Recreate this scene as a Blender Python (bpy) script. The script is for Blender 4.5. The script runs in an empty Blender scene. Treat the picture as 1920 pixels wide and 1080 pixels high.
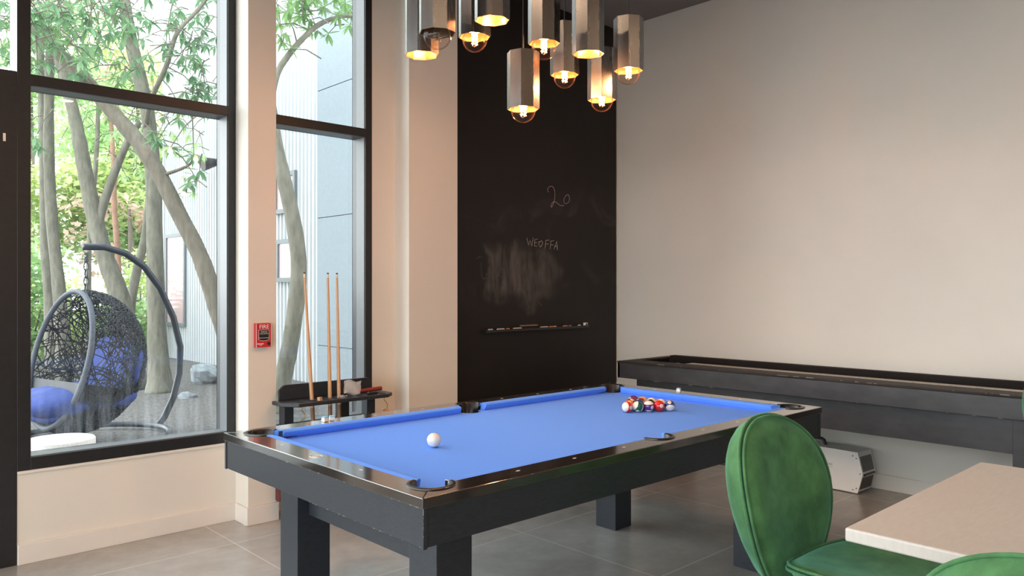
import bpy, bmesh, math, random
from mathutils import Vector, Matrix, Euler
random.seed(7)
PI = math.pi
S = bpy.context.scene
COL = S.collection
WM = {}                                   # world matrix of every object that can be a parent


# ------------------------------------------------------------------ mesh builder
class MB:
    def __init__(self):
        self.v = []; self.f = []; self.m = []; self.M = Matrix.Identity(4)

    def av(self, p):
        self.v.append(tuple(self.M @ Vector(p))); return len(self.v) - 1

    def af(self, idx, mat=0):
        self.f.append(tuple(idx)); self.m.append(mat)

    def box(self, x0, x1, y0, y1, z0, z1, mat=0):
        i = [self.av((x, y, z)) for z in (z0, z1) for y in (y0, y1) for x in (x0, x1)]
        for q in ((0, 2, 3, 1), (4, 5, 7, 6), (0, 1, 5, 4), (2, 6, 7, 3), (0, 4, 6, 2), (1, 3, 7, 5)):
            self.af([i[k] for k in q], mat)

    def prism(self, poly, z0, z1, mat=0):
        n = len(poly)
        a = [self.av((p[0], p[1], z0)) for p in poly]; b = [self.av((p[0], p[1], z1)) for p in poly]
        self.af(a[::-1], mat); self.af(b, mat)
        for k in range(n):
            self.af((a[k], a[(k + 1) % n], b[(k + 1) % n], b[k]), mat)

    def tube(self, pts, r, n=8, closed=False, mat=0, caps=True):
        pts = [Vector(p) for p in pts]; N = len(pts)
        rr = r if isinstance(r, (list, tuple)) else [r] * N
        rings = []; up = None
        for k in range(N):
            if closed: t = pts[(k + 1) % N] - pts[k - 1]
            else: t = pts[min(k + 1, N - 1)] - pts[max(k - 1, 0)]
            if t.length < 1e-9: t = Vector((0, 0, 1))
            t.normalize()
            if up is None:
                up = Vector((0, 0, 1)) if abs(t.z) < .9 else Vector((1, 0, 0))
            a = up - t * up.dot(t)
            if a.length < 1e-6: a = t.orthogonal()
            a.normalize(); up = a; b = t.cross(a)
            rings.append([self.av(pts[k] + rr[k] * (math.cos(2 * PI * j / n) * a + math.sin(2 * PI * j / n) * b)) for j in range(n)])
        for k in range(N if closed else N - 1):
            A, Bq = rings[k], rings[(k + 1) % N]
            for j in range(n):
                self.af((A[j], A[(j + 1) % n], Bq[(j + 1) % n], Bq[j]), mat)
        if caps and not closed:
            self.af(rings[0][::-1], mat); self.af(rings[-1], mat)

    def lathe(self, prof, n=24, c=(0, 0, 0), mat=0, a0=0.0, a1=2 * PI):
        full = abs(a1 - a0 - 2 * PI) < 1e-6
        cols = []
        for j in range(n if full else n + 1):
            t = a0 + (a1 - a0) * j / n
            cols.append([self.av((c[0] + r * math.cos(t), c[1] + r * math.sin(t), c[2] + z)) for r, z in prof])
        J = n if full else n
        for j in range(J):
            A, Bq = cols[j], cols[(j + 1) % len(cols)]
            for k in range(len(prof) - 1):
                self.af((A[k], Bq[k], Bq[k + 1], A[k + 1]), mat)

    def ball(self, c, r, nu=16, nv=10, mat=0, sc=(1, 1, 1)):
        self.lathe([(max(1e-5, r * math.sin(PI * k / nv)), -r * math.cos(PI * k / nv)) for k in range(nv + 1)], nu, c, mat) \
            if sc == (1, 1, 1) else self._ell(c, r, nu, nv, mat, sc)

    def _ell(self, c, r, nu, nv, mat, sc):
        o = self.M.copy()
        self.M = o @ Matrix.Translation(c) @ Matrix.Diagonal((*sc, 1))
        self.ball((0, 0, 0), r, nu, nv, mat); self.M = o

    def grid(self, fn, nu, nv, mat=0, closed_u=False):
        g = [[self.av(fn(u, v)) for u in range(nu + (0 if closed_u else 1))] for v in range(nv + 1)]
        L = len(g[0])
        for v in range(nv):
            for u in range(nu):
                self.af((g[v][u], g[v][(u + 1) % L], g[v + 1][(u + 1) % L], g[v + 1][u]), mat)

    def mesh(self, name, mats, smooth=None):
        me = bpy.data.meshes.new(name)
        me.from_pydata(self.v, [], self.f)
        for m in mats: me.materials.append(m)
        me.polygons.foreach_set('material_index', self.m)
        bm = bmesh.new(); bm.from_mesh(me)
        bmesh.ops.remove_doubles(bm, verts=bm.verts, dist=1e-5)
        if smooth != 'leaf':
            bmesh.ops.recalc_face_normals(bm, faces=bm.faces)
        if smooth and smooth != 'leaf':
            lim = math.radians(smooth if not isinstance(smooth, bool) else 180)
            for f in bm.faces: f.smooth = True
            for e in bm.edges:
                if len(e.link_faces) == 2 and e.calc_face_angle(0) > lim: e.smooth = False
        bm.to_mesh(me); bm.free(); me.update()
        return me


def obj(name, mb, mats, parent=None, world=False, smooth=None, bevel=0, loc=None, rot=None, seg=2):
    if not isinstance(mats, (list, tuple)): mats = [mats]
    me = mb if isinstance(mb, bpy.types.Mesh) else mb.mesh(name, mats, smooth)
    o = bpy.data.objects.new(name, me); COL.objects.link(o)
    M = Matrix.Identity(4)
    if loc is not None: o.location = loc; M = Matrix.Translation(loc)
    if rot is not None: o.rotation_euler = rot; M = M @ Euler(rot).to_matrix().to_4x4()
    if parent is not None:
        o.parent = parent
        if world:
            o.matrix_parent_inverse = WM[parent.name].inverted()
            WM[o.name] = M
        else:
            WM[o.name] = WM[parent.name] @ M
    else:
        WM[o.name] = M
    if bevel:
        b = o.modifiers.new('bevel', 'BEVEL'); b.width = bevel; b.segments = seg; b.limit_method = 'ANGLE'; b.angle_limit = math.radians(40)
    return o


def tag(o, label, cat, group=None, kind=None):
    o['label'] = label; o['category'] = cat
    if group: o['group'] = group
    if kind: o['kind'] = kind
    return o


def thing(name, label, cat, loc=(0, 0, 0), rot=(0, 0, 0), group=None):
    o = bpy.data.objects.new(name, None); COL.objects.link(o)
    o.location = loc; o.rotation_euler = rot; o.empty_display_size = .1
    WM[o.name] = Matrix.Translation(loc) @ Euler(rot).to_matrix().to_4x4()
    return tag(o, label, cat, group)


def structure(name, mb, mat, **k):
    o = obj(name, mb, mat, **k); o['kind'] = 'structure'; return o


def copy_tree(o, parent=None):
    c = o.copy(); COL.objects.link(c)
    if parent is not None: c.parent = parent
    for ch in list(o.children): copy_tree(ch, c)
    return c


def text_mesh(txt, size, ext, mat, align='CENTER'):
    cu = bpy.data.curves.new('txt', 'FONT'); cu.body = txt; cu.size = size; cu.extrude = ext
    cu.align_x = align; cu.align_y = 'CENTER'; cu.resolution_u = 3
    t = bpy.data.objects.new('txt', cu); COL.objects.link(t)
    dg = bpy.context.evaluated_depsgraph_get(); dg.update()
    me = bpy.data.meshes.new_from_object(t.evaluated_get(dg))
    bpy.data.objects.remove(t); bpy.data.curves.remove(cu)
    me.materials.clear(); me.materials.append(mat)
    return me


# ------------------------------------------------------------------ materials
def nodes(name):
    m = bpy.data.materials.new(name); m.use_nodes = True
    nt = m.node_tree; return m, nt, nt.nodes['Principled BSDF']


def N(nt, typ, **k):
    n = nt.nodes.new(typ)
    for a, b in k.items():
        if a.startswith('i_'): n.inputs[a[2:].replace('_', ' ')].default_value = b
        else: setattr(n, a, b)
    return n


def rgb(c): return (c[0], c[1], c[2], 1)


def mk(name, col, rough=.5, metal=0, var=.12, vs=12, bump=0, bs=80, sheen=0, sheencol=None, coat=0, spec=.5, rv=0, stretch=None, col2=None):
    m, nt, p = nodes(name); L = nt.links.new
    tc = N(nt, 'ShaderNodeTexCoord'); src = tc.outputs['Object']
    if stretch:
        mp = N(nt, 'ShaderNodeMapping'); mp.inputs['Scale'].default_value = stretch; L(src, mp.inputs['Vector']); src = mp.outputs['Vector']
    nz = N(nt, 'ShaderNodeTexNoise', i_Scale=vs, i_Detail=5.0, i_Roughness=.6); L(src, nz.inputs['Vector'])
    mx = N(nt, 'ShaderNodeMix', data_type='RGBA')
    rp = N(nt, 'ShaderNodeMapRange'); rp.inputs['From Min'].default_value = .3; rp.inputs['From Max'].default_value = .7
    L(nz.outputs['Fac'], rp.inputs['Value']); L(rp.outputs['Result'], mx.inputs['Factor'])
    c2 = col2 if col2 else tuple(min(1, c * (1 + var)) for c in col)
    c1 = tuple(c * (1 - var) for c in col) if not col2 else col
    mx.inputs['A'].default_value = rgb(c1); mx.inputs['B'].default_value = rgb(c2)
    L(mx.outputs['Result'], p.inputs['Base Color'])
    p.inputs['Roughness'].default_value = rough; p.inputs['Metallic'].default_value = metal
    p.inputs['Specular IOR Level'].default_value = spec
    if rv:
        mr = N(nt, 'ShaderNodeMapRange'); mr.inputs['To Min'].default_value = rough - rv; mr.inputs['To Max'].default_value = rough + rv
        L(nz.outputs['Fac'], mr.inputs['Value']); L(mr.outputs['Result'], p.inputs['Roughness'])
    if sheen:
        p.inputs['Sheen Weight'].default_value = sheen; p.inputs['Sheen Roughness'].default_value = .35
        if sheencol: p.inputs['Sheen Tint'].default_value = rgb(sheencol)
    if coat: p.inputs['Coat Weight'].default_value = coat; p.inputs['Coat Roughness'].default_value = .08
    if bump:
        nb = N(nt, 'ShaderNodeTexNoise', i_Scale=bs, i_Detail=3.0); L(src, nb.inputs['Vector'])
        bp = N(nt, 'ShaderNodeBump', i_Strength=bump, i_Distance=.01); L(nb.outputs['Fac'], bp.inputs['Height']); L(bp.outputs['Normal'], p.inputs['Normal'])
    return m


def thin_glass(name, tint=(1, 1, 1), refl=.09, dust=False, k=.75):
    m, nt, p = nodes(name); L = nt.links.new; nt.nodes.remove(p)
    out = nt.nodes['Material Output']
    tr = N(nt, 'ShaderNodeBsdfTransparent'); tr.inputs['Color'].default_value = rgb(tint)
    gl = N(nt, 'ShaderNodeBsdfGlossy'); gl.inputs['Roughness'].default_value = .0
    lw = N(nt, 'ShaderNodeLayerWeight', i_Blend=.12)
    ad = N(nt, 'ShaderNodeMath', operation='MULTIPLY_ADD'); ad.inputs[1].default_value = k; ad.inputs[2].default_value = refl * .5
    L(lw.outputs['Fresnel'], ad.inputs[0])
    mx = N(nt, 'ShaderNodeMixShader'); L(ad.outputs[0], mx.inputs['Fac']); L(tr.outputs[0], mx.inputs[1]); L(gl.outputs[0], mx.inputs[2])
    last = mx
    if dust:
        tc = N(nt, 'ShaderNodeTexCoord'); sp = N(nt, 'ShaderNodeSeparateXYZ'); L(tc.outputs['Object'], sp.inputs[0])
        mp = N(nt, 'ShaderNodeMapping'); mp.inputs['Scale'].default_value = (26, 26, 2.2); L(tc.outputs['Object'], mp.inputs['Vector'])
        nz = N(nt, 'ShaderNodeTexNoise', i_Scale=1.0, i_Detail=6.0, i_Roughness=.7); L(mp.outputs[0], nz.inputs['Vector'])
        hr = N(nt, 'ShaderNodeMapRange'); hr.inputs['From Min'].default_value = 1.15; hr.inputs['From Max'].default_value = .52
        L(sp.outputs['Z'], hr.inputs['Value'])
        pw = N(nt, 'ShaderNodeMath', operation='POWER'); pw.inputs[1].default_value = 1.6; L(hr.outputs[0], pw.inputs[0])
        nr = N(nt, 'ShaderNodeMapRange'); nr.inputs['From Min'].default_value = .42; nr.inputs['From Max'].default_value = .75; L(nz.outputs['Fac'], nr.inputs['Value'])
        ml = N(nt, 'ShaderNodeMath', operation='MULTIPLY'); L(pw.outputs[0], ml.inputs[0]); L(nr.outputs[0], ml.inputs[1])
        m2 = N(nt, 'ShaderNodeMath', operation='MULTIPLY_ADD'); m2.inputs[1].default_value = .20; m2.inputs[2].default_value = .012; L(ml.outputs[0], m2.inputs[0])
        tl = N(nt, 'ShaderNodeBsdfTranslucent'); tl.inputs['Color'].default_value = (.8, .85, .9, 1)
        mm = N(nt, 'ShaderNodeMixShader'); L(m2.outputs[0], mm.inputs['Fac']); L(mx.outputs[0], mm.inputs[1]); L(tl.outputs[0], mm.inputs[2]); last = mm
    L(last.outputs[0], out.inputs['Surface'])
    return m


def emit(name, col, st):
    m, nt, p = nodes(name); p.inputs['Base Color'].default_value = rgb(col)
    p.inputs['Emission Color'].default_value = rgb(col); p.inputs['Emission Strength'].default_value = st
    return m


def leafmat(name, c1, c2, tr=.5, sc=3.0):
    m, nt, p = nodes(name); L = nt.links.new
    out = nt.nodes['Material Output']
    tc = N(nt, 'ShaderNodeTexCoord'); nz = N(nt, 'ShaderNodeTexNoise', i_Scale=sc, i_Detail=4.0); L(tc.outputs['Object'], nz.inputs['Vector'])
    mr = N(nt, 'ShaderNodeMapRange'); mr.inputs['From Min'].default_value = .35; mr.inputs['From Max'].default_value = .65; L(nz.outputs['Fac'], mr.inputs['Value'])
    mx = N(nt, 'ShaderNodeMix', data_type='RGBA'); mx.inputs['A'].default_value = rgb(c1); mx.inputs['B'].default_value = rgb(c2); L(mr.outputs[0], mx.inputs['Factor'])
    L(mx.outputs['Result'], p.inputs['Base Color']); p.inputs['Roughness'].default_value = .5
    tl = N(nt, 'ShaderNodeBsdfTranslucent'); L(mx.outputs['Result'], tl.inputs['Color'])
    ms = N(nt, 'ShaderNodeMixShader', i_Fac=tr); L(p.outputs[0], ms.inputs[1]); L(tl.outputs[0], ms.inputs[2]); L(ms.outputs[0], out.inputs['Surface'])
    return m


M = {}
M['wall'] = mk('warm white wall paint', (.72, .675, .605), .55, var=.02, vs=2, bump=.06, bs=140)
M['wallr'] = mk('off white wall paint', (.69, .67, .615), .5, var=.03, vs=1.3, bump=.05, bs=90)
M['darkwall'] = mk('dark brown wall paint', (.10, .085, .075), .7, var=.05)
M['trim'] = mk('white gloss trim paint', (.74, .69, .63), .35, var=.03, vs=5)
M['ceil'] = mk('grey ceiling paint', (.23, .21, .21), .7, var=.03)
M['black_frame'] = mk('black anodised frame', (.013, .014, .017), .38, var=.2, vs=30)
M['grey_stop'] = mk('grey glazing stop', (.125, .135, .145), .4, var=.05)
M['door'] = mk('black painted door', (.014, .014, .017), .35, var=.25, vs=18)
M['glass'] = thin_glass('window glass', (.97, .99, .98), .08, dust=True)
M['farglass'] = mk('neighbour glass', (.34, .30, .31), .08, var=.35, vs=3, spec=.7, col2=(.50, .27, .29))
M['wood'] = mk('black stained wood', (.020, .025, .033), .40, var=.3, vs=40, stretch=(1, 1, 4), spec=.5, rv=.06)
M['railwood'] = mk('dark espresso lacquered rail', (.018, .013, .011), .14, var=.35, vs=25, coat=1.0, spec=.8)
M['cloth'] = mk('blue billiard cloth', (.115, .305, .96), .9, spec=.12, var=.07, vs=420, bump=.08, bs=900, sheen=.06, sheencol=(.5, .65, 1))
M['rubber'] = mk('black pocket leather', (.007, .006, .006), .28, var=.2, vs=60)
M['pearl'] = mk('pearl inlay', (.72, .70, .66), .3, var=.1)
M['shuffle'] = mk('worn black painted wood', (.040, .041, .046), .42, var=.35, vs=14, stretch=(1, .4, 1), rv=.08)
M['wear'] = mk('worn bare edge', (.42, .38, .34), .7, var=.2)
M['shuffletop'] = mk('worn dark rim', (.026, .022, .021), .6, var=.5, vs=25, stretch=(1, .15, 1), rv=.1, spec=.25)
M['carpet'] = mk('black gutter carpet', (.010, .008, .008), .95, var=.4, vs=300, bump=.3, bs=600)
M['maple'] = mk('maple playfield', (.80, .74, .66), .35, var=.05, vs=14, stretch=(6, .3, 1))
M['velvet'] = mk('green velvet', (.066, .180, .070), .85, spec=.2, var=.38, vs=9, bump=.1, bs=300, sheen=.5, sheencol=(.32, .92, .75))
M['blackmetal'] = mk('black metal', (.015, .015, .02), .4, metal=.3, var=.1)
M['tabletop'] = mk('beige stone laminate', (.55, .525, .49), .38, var=.05, vs=22, stretch=(1, 5, 1))
M['steel'] = mk('brushed steel', (.21, .20, .195), .27, metal=1, var=.10, vs=5, stretch=(5, 5, .7), rv=.02)
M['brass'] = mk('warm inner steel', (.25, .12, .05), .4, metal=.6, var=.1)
M['cord'] = mk('black cord', (.01, .01, .01), .6)
M['bulbglass'] = thin_glass('bulb glass', (1, .94, .86), .06, k=.35)
M['filament'] = emit('glowing filament', (1, .50, .18), 26)
M['filament_off'] = mk('cold filament', (.25, .2, .16), .4, metal=.8)
M['socket'] = mk('bulb socket', (.05, .045, .04), .4, metal=.6)
M['chalk'] = mk('white chalk', (.62, .58, .55), .9)
M['chalkline'] = mk('chalk line', (.34, .30, .28), .9, var=.35, vs=60)
M['chalkpink'] = mk('pink chalk line', (.34, .23, .22), .9, var=.35, vs=60)
M['chalkorange'] = mk('orange chalk', (.65, .25, .10), .9)
M['faint'] = mk('faint chalk line', (.10, .088, .082), .9, var=.4, vs=50)
M['red'] = mk('fire alarm red', (.52, .020, .022), .3, var=.05)
M['darkred'] = mk('dark red stain', (.10, .012, .010), .4, var=.2)
M['white'] = mk('white print', (.85, .83, .80), .4, var=.02)
M['blackplastic'] = mk('black plastic', (.012, .012, .012), .35)
M['applwhite'] = mk('white powder coat', (.80, .80, .78), .4, var=.02, bump=.03, bs=200)
M['grille'] = mk('dark grille', (.10, .09, .08), .6)
M['greytext'] = mk('grey print', (.18, .19, .18), .5)
M['cue'] = mk('maple cue shaft', (.60, .36, .19), .35, var=.1, vs=6, stretch=(8, 8, .5))
M['cuebutt'] = mk('dark cue butt', (.22, .12, .06), .3, var=.2, vs=6, stretch=(8, 8, .5))
M['ivory'] = mk('ivory ferrule', (.75, .68, .58), .4)
M['redwood'] = mk('red wood', (.24, .035, .022), .3, var=.2)
M['brasshook'] = mk('brass hook', (.55, .38, .16), .3, metal=1)
M['tan'] = mk('tan wood', (.55, .28, .12), .5, var=.1)
M['bluechalk'] = mk('blue cue chalk', (.25, .55, .72), .8)
M['plastic'] = mk('cloudy clear plastic', (.78, .84, .90), .15, var=.1)
M['plastic'].node_tree.nodes['Principled BSDF'].inputs['Alpha'].default_value = .38
M['stand'] = mk('grey blue powder coated steel', (.013, .019, .032), .42, var=.12)
M['rim'] = mk('grey wrapped rim', (.07, .08, .10), .6, var=.2, vs=60)
M['wicker'] = mk('charcoal wicker', (.022, .023, .028), .55, var=.3)
M['bluefab'] = mk('navy outdoor cushion', (.032, .058, .24), .85, var=.2, vs=20, bump=.2, bs=300)
M['chain'] = mk('steel chain', (.10, .10, .10), .4, metal=.7)
M['stool'] = mk('white terrazzo', (.74, .73, .71), .6, var=.12, vs=70)
M['bark'] = mk('grey brown bark', (.135, .115, .085), .85, var=.3, vs=7, bump=.5, bs=25, stretch=(3, 3, .8))
M['barkg'] = mk('mossy grey bark', (.155, .145, .11), .85, var=.32, vs=7, bump=.5, bs=25, stretch=(3, 3, .8))
M['barkr'] = mk('reddish bark', (.30, .17, .11), .85, var=.2, vs=8, bump=.3)
M['leaf'] = leafmat('broad green leaf', (.17, .30, .11), (.30, .46, .19), .5)
M['leafd'] = leafmat('deep green leaf', (.13, .26, .13), (.25, .40, .20), .5)
M['leafy'] = leafmat('yellow green leaf', (.42, .54, .18), (.62, .68, .34), .5, .8)
M['leafg'] = leafmat('light green leaf', (.32, .50, .20), (.52, .66, .34), .5, .8)
M['leafr'] = leafmat('reddish leaf', (.48, .34, .24), (.60, .46, .36), .5, .8)
M['mulch'] = mk('grey brown mulch', (.035, .031, .028), .95, vs=34, bump=1.0, bs=60, col2=(.17, .15, .135))
M['patio'] = mk('grey pavers', (.34, .33, .31), .9, var=.15, vs=12, bump=.2)
M['curb'] = mk('timber curb', (.30, .24, .19), .85, var=.15, vs=9)
M['rock'] = mk('grey boulder', (.26, .285, .30), .85, var=.35, vs=8, bump=.7, bs=14)
M['corr'] = mk('white corrugated metal', (.46, .475, .485), .5, spec=.2, var=.02, vs=2)
M['panel'] = mk('pale blue grey panel', (.25, .285, .31), .9, spec=.1, var=.05, vs=30, bump=.05)
M['bframe'] = mk('grey window frame', (.13, .145, .155), .5, var=.05)
M['iron'] = mk('black iron fence', (.012, .012, .012), .5)


def floor_mat():
    m = mk('polished concrete', (.30, .288, .272), .22, vs=1.7, bump=.015, bs=60, col2=(.43, .415, .39), rv=.12, spec=.5)
    nt = m.node_tree; L = nt.links.new; p = nt.nodes['Principled BSDF']
    old = p.inputs['Base Color'].links[0].from_socket
    tc = N(nt, 'ShaderNodeTexCoord'); sp = N(nt, 'ShaderNodeSeparateXYZ'); L(tc.outputs['Object'], sp.inputs[0])
    # fine cloudy mottling on top
    n2 = N(nt, 'ShaderNodeTexNoise', i_Scale=9.0, i_Detail=8.0, i_Roughness=.7); L(tc.outputs['Object'], n2.inputs['Vector'])
    mr = N(nt, 'ShaderNodeMapRange'); mr.inputs['To Min'].default_value = .78; mr.inputs['To Max'].default_value = 1.22; L(n2.outputs['Fac'], mr.inputs['Value'])
    mm = N(nt, 'ShaderNodeMix', data_type='RGBA', blend_type='MULTIPLY'); mm.inputs['Factor'].default_value = 1; L(old, mm.inputs['A']); L(mr.outputs[0], mm.inputs['B'])
    dist = None
    for ax, vals in (('X', (-2.1, -.8, .52, 1.82, 3.12, 4.41, 5.34)), ('Y', (-2.52, -1.56, -.6, .36, 1.32, 2.28, 3.24, 4.2))):
        for v in vals:
            s = N(nt, 'ShaderNodeMath', operation='SUBTRACT'); s.inputs[1].default_value = v; L(sp.outputs[ax], s.inputs[0])
            a = N(nt, 'ShaderNodeMath', operation='ABSOLUTE'); L(s.outputs[0], a.inputs[0])
            if dist is None: dist = a.outputs[0]
            else:
                mi = N(nt, 'ShaderNodeMath', operation='MINIMUM'); L(dist, mi.inputs[0]); L(a.outputs[0], mi.inputs[1]); dist = mi.outputs[0]
    lt = N(nt, 'ShaderNodeMath', operation='LESS_THAN'); lt.inputs[1].default_value = .0035; L(dist, lt.inputs[0])
    mx = N(nt, 'ShaderNodeMix', data_type='RGBA'); L(lt.outputs[0], mx.inputs['Factor']); L(mm.outputs['Result'], mx.inputs['A'])
    mx.inputs['B'].default_value = (.54, .51, .47, 1); L(mx.outputs['Result'], p.inputs['Base Color'])
    return m


def board_mat():
    m = mk('chalkboard paint', (.0085, .0062, .006), .5, vs=3, col2=(.012, .009, .0085), spec=.35)
    nt = m.node_tree; L = nt.links.new; p = nt.nodes['Principled BSDF']
    old = p.inputs['Base Color'].links[0].from_socket
    tc = N(nt, 'ShaderNodeTexCoord'); sp = N(nt, 'ShaderNodeSeparateXYZ'); L(tc.outputs['Object'], sp.inputs[0])
    mp = N(nt, 'ShaderNodeMapping'); mp.inputs['Scale'].default_value = (9, 1, 1.8); mp.inputs['Rotation'].default_value = (0, .12, 0); L(tc.outputs['Object'], mp.inputs['Vector'])
    st = N(nt, 'ShaderNodeTexNoise', i_Scale=1.6, i_Detail=7.0, i_Roughness=.62, i_Distortion=.4); L(mp.outputs[0], st.inputs['Vector'])
    wob = N(nt, 'ShaderNodeTexNoise', i_Scale=4.0, i_Detail=4.0); L(tc.outputs['Object'], wob.inputs['Vector'])

    def smooth(sock, a, b):
        q = N(nt, 'ShaderNodeMapRange', interpolation_type='SMOOTHSTEP'); q.inputs['From Min'].default_value = a; q.inputs['From Max'].default_value = b; L(sock, q.inputs['Value']); return q.outputs[0]

    def mul(a, b):
        q = N(nt, 'ShaderNodeMath', operation='MULTIPLY')
        L(a, q.inputs[0])
        if isinstance(b, float): q.inputs[1].default_value = b
        else: L(b, q.inputs[1])
        return q.outputs[0]

    def add(a, b):
        q = N(nt, 'ShaderNodeMath', operation='ADD'); L(a, q.inputs[0]); L(b, q.inputs[1]); return q.outputs[0]
    wv = N(nt, 'ShaderNodeMath', operation='MULTIPLY_ADD'); wv.inputs[1].default_value = .5; wv.inputs[2].default_value = -.25; L(wob.outputs['Fac'], wv.inputs[0])
    xx = add(sp.outputs['X'], wv.outputs[0]); zz = add(sp.outputs['Z'], wv.outputs[0])
    # the big wiped patch
    box = mul(mul(smooth(xx, 3.93, 4.02), smooth(xx, 4.86, 4.58)), mul(smooth(zz, 1.26, 1.42), smooth(zz, 1.80, 1.62)))
    big = mul(mul(box, smooth(st.outputs['Fac'], .22, .72)), .105)
    # fainter clouds over the middle of the board
    cl = N(nt, 'ShaderNodeTexNoise', i_Scale=2.2, i_Detail=6.0, i_Distortion=1.2); L(tc.outputs['Object'], cl.inputs['Vector'])
    band = mul(smooth(zz, 1.15, 1.5), smooth(zz, 2.45, 2.05))
    fnt = mul(mul(band, smooth(cl.outputs['Fac'], .50, .78)), .028)
    tot = add(big, fnt)
    cm = N(nt, 'ShaderNodeMix', data_type='RGBA'); L(tot, cm.inputs['Factor'])
    k = N(nt, 'ShaderNodeMath', operation='MULTIPLY'); k.inputs[1].default_value = 1.0; L(tot, k.inputs[0])
    L(k.outputs[0], cm.inputs['Factor']); L(old, cm.inputs['A']); cm.inputs['B'].default_value = (.95, .86, .80, 1)
    L(cm.outputs['Result'], p.inputs['Base Color'])
    return m


M['floor'] = floor_mat()
M['board'] = board_mat()

# ------------------------------------------------------------------ the room
YW = 4.63; XR = 5.65; ZC = 3.83; XL = -3.4; YF = -7.0
b = MB(); b.box(XL - .2, XR + .2, YF - .2, 4.83, -.15, 0); structure('floor', b, M['floor'])
b = MB(); b.box(XL - .2, XR + .2, YF - .2, 4.85, ZC, ZC + .2); structure('ceiling', b, M['ceil'])
b = MB(); b.box(XR, XR + .2, YF - .2, 4.83, 0, ZC); structure('wall_right', b, M['wallr'])
b = MB(); b.box(XL, XR, YF - .2, YF, 0, ZC); structure('wall_front', b, M['darkwall'])
b = MB(); b.box(XL - .16, XL, YF, -4.03, 0, ZC); b.box(XL - .16, XL, -4.03, YW, 3.0, ZC); structure('wall_left', b, M['darkwall'])
b = MB(); b.box(.861, 2.013, YW, 4.83, 0, .478); b.box(2.191, 3.184, YW, 4.83, 0, .478)
b.box(2.991, 3.184, YW, 4.83, .478, ZC); b.box(3.62, XR, YW, 4.83, 0, ZC)
b.box(XL, -.1, YW, 4.83, 0, .478)
structure('wall_back', b, M['wall'])
b = MB(); b.box(2.013, 2.191, 4.455, 4.83, 0, ZC); structure('wall_pillar_left', b, M['wall'])
b = MB(); b.box(3.184, 3.62, 4.455, 4.83, 0, ZC); structure('wall_pillar_right', b, M['wall'])
b = MB(); b.box(.862, 2.013, 4.612, YW, 0, .105); b.box(2.191, 3.184, 4.612, YW, 0, .105); b.box(3.62, XR, 4.612, YW, 0, .105)
structure('baseboard_back', b, M['trim'], bevel=.003)
b = MB(); b.box(2.0, 2.204, 4.440, 4.455, 0, .108); b.box(2.0, 2.013, 4.455, 4.612, 0, .108); b.box(2.191, 2.204, 4.455, 4.612, 0, .108)
structure('baseboard_pillar_left', b, M['trim'], bevel=.003)
b = MB(); b.box(3.171, 3.633, 4.440, 4.455, 0, .108); b.box(3.171, 3.184, 4.455, 4.612, 0, .108); b.box(3.62, 3.633, 4.455, 4.612, 0, .108)
structure('baseboard_pillar_right', b, M['trim'], bevel=.003)
b = MB(); b.box(XR - .015, XR, YF, 4.612, 0, .105); structure('baseboard_right', b, M['trim'], bevel=.003)
b = MB(); b.box(.862, 2.013, 4.618, YW, .466, .479); structure('trim_1', b, M['trim'])


def window(name, x0, x1, zb, zmid, posts=(), jl=.06, jr=.047):
    e = bpy.data.objects.new(name, None); COL.objects.link(e); e['kind'] = 'structure'
    e.location = ((x0 + x1) / 2, YW, zb); WM[e.name] = Matrix.Translation(e.location)
    yf, yg = YW - .004, 4.742
    f = MB()
    f.box(x0, x0 + jl, yf, 4.80, zb, ZC); f.box(x1 - jr, x1, yf, 4.80, zb, ZC)
    f.box(x0 + jl, x1 - jr, yf, 4.80, zb, zb + .066); f.box(x0 + jl, x1 - jr, yf, 4.80, ZC - .06, ZC)
    for q in posts: f.box(q - .03, q + .03, yf, 4.80, zb + .066, ZC - .06)
    obj('frame', f, M['black_frame'], e, world=True, bevel=.002)
    m_ = MB()
    edges = [x0 + jl] + [c for q in posts for c in (q - .03, q + .03)] + [x1 - jr]
    for k in range(0, len(edges), 2): m_.box(edges[k], edges[k + 1], yf, 4.80, zmid, zmid + .056)
    obj('mullion', m_, M['black_frame'], e, world=True, bevel=.002)
    st = MB()      # pale glazing stops lining the reveals
    for k in range(0, len(edges), 2):
        a, c = edges[k], edges[k + 1]
        st.box(a, c, YW + .008, yg - .004, zb + .066, zb + .070)
        st.box(a, c, YW + .008, yg - .004, zmid - .004, zmid)
        st.box(a, a + .004, YW + .008, yg - .004, zb + .07, zmid - .004); st.box(c - .004, c, YW + .008, yg - .004, zb + .07, zmid - .004)
        st.box(a, a + .004, YW + .008, yg - .004, zmid + .056, ZC - .06); st.box(c - .004, c, YW + .008, yg - .004, zmid + .056, ZC - .06)
    obj('glazing_stop', st, M['grey_stop'], e, world=True)
    for k in range(0, len(edges), 2):
        for z0, z1 in ((zb + .066, zmid), (zmid + .056, ZC - .06)):
            g = MB(); a, c = edges[k], edges[k + 1]
            i = [g.av(p) for p in ((a, yg, z0), (c, yg, z0), (c, yg, z1), (a, yg, z1))]; g.af(i)
            obj('pane', g, M['glass'], e, world=True)
    return e


window('window_1', .861, 2.011, .478, 2.472)
window('window_2', 2.191, 2.991, .478, 2.472, jl=.05, jr=.053)
window('window_3', XL, -.1, .478, 2.472, posts=(-2.3, -1.2))

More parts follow.
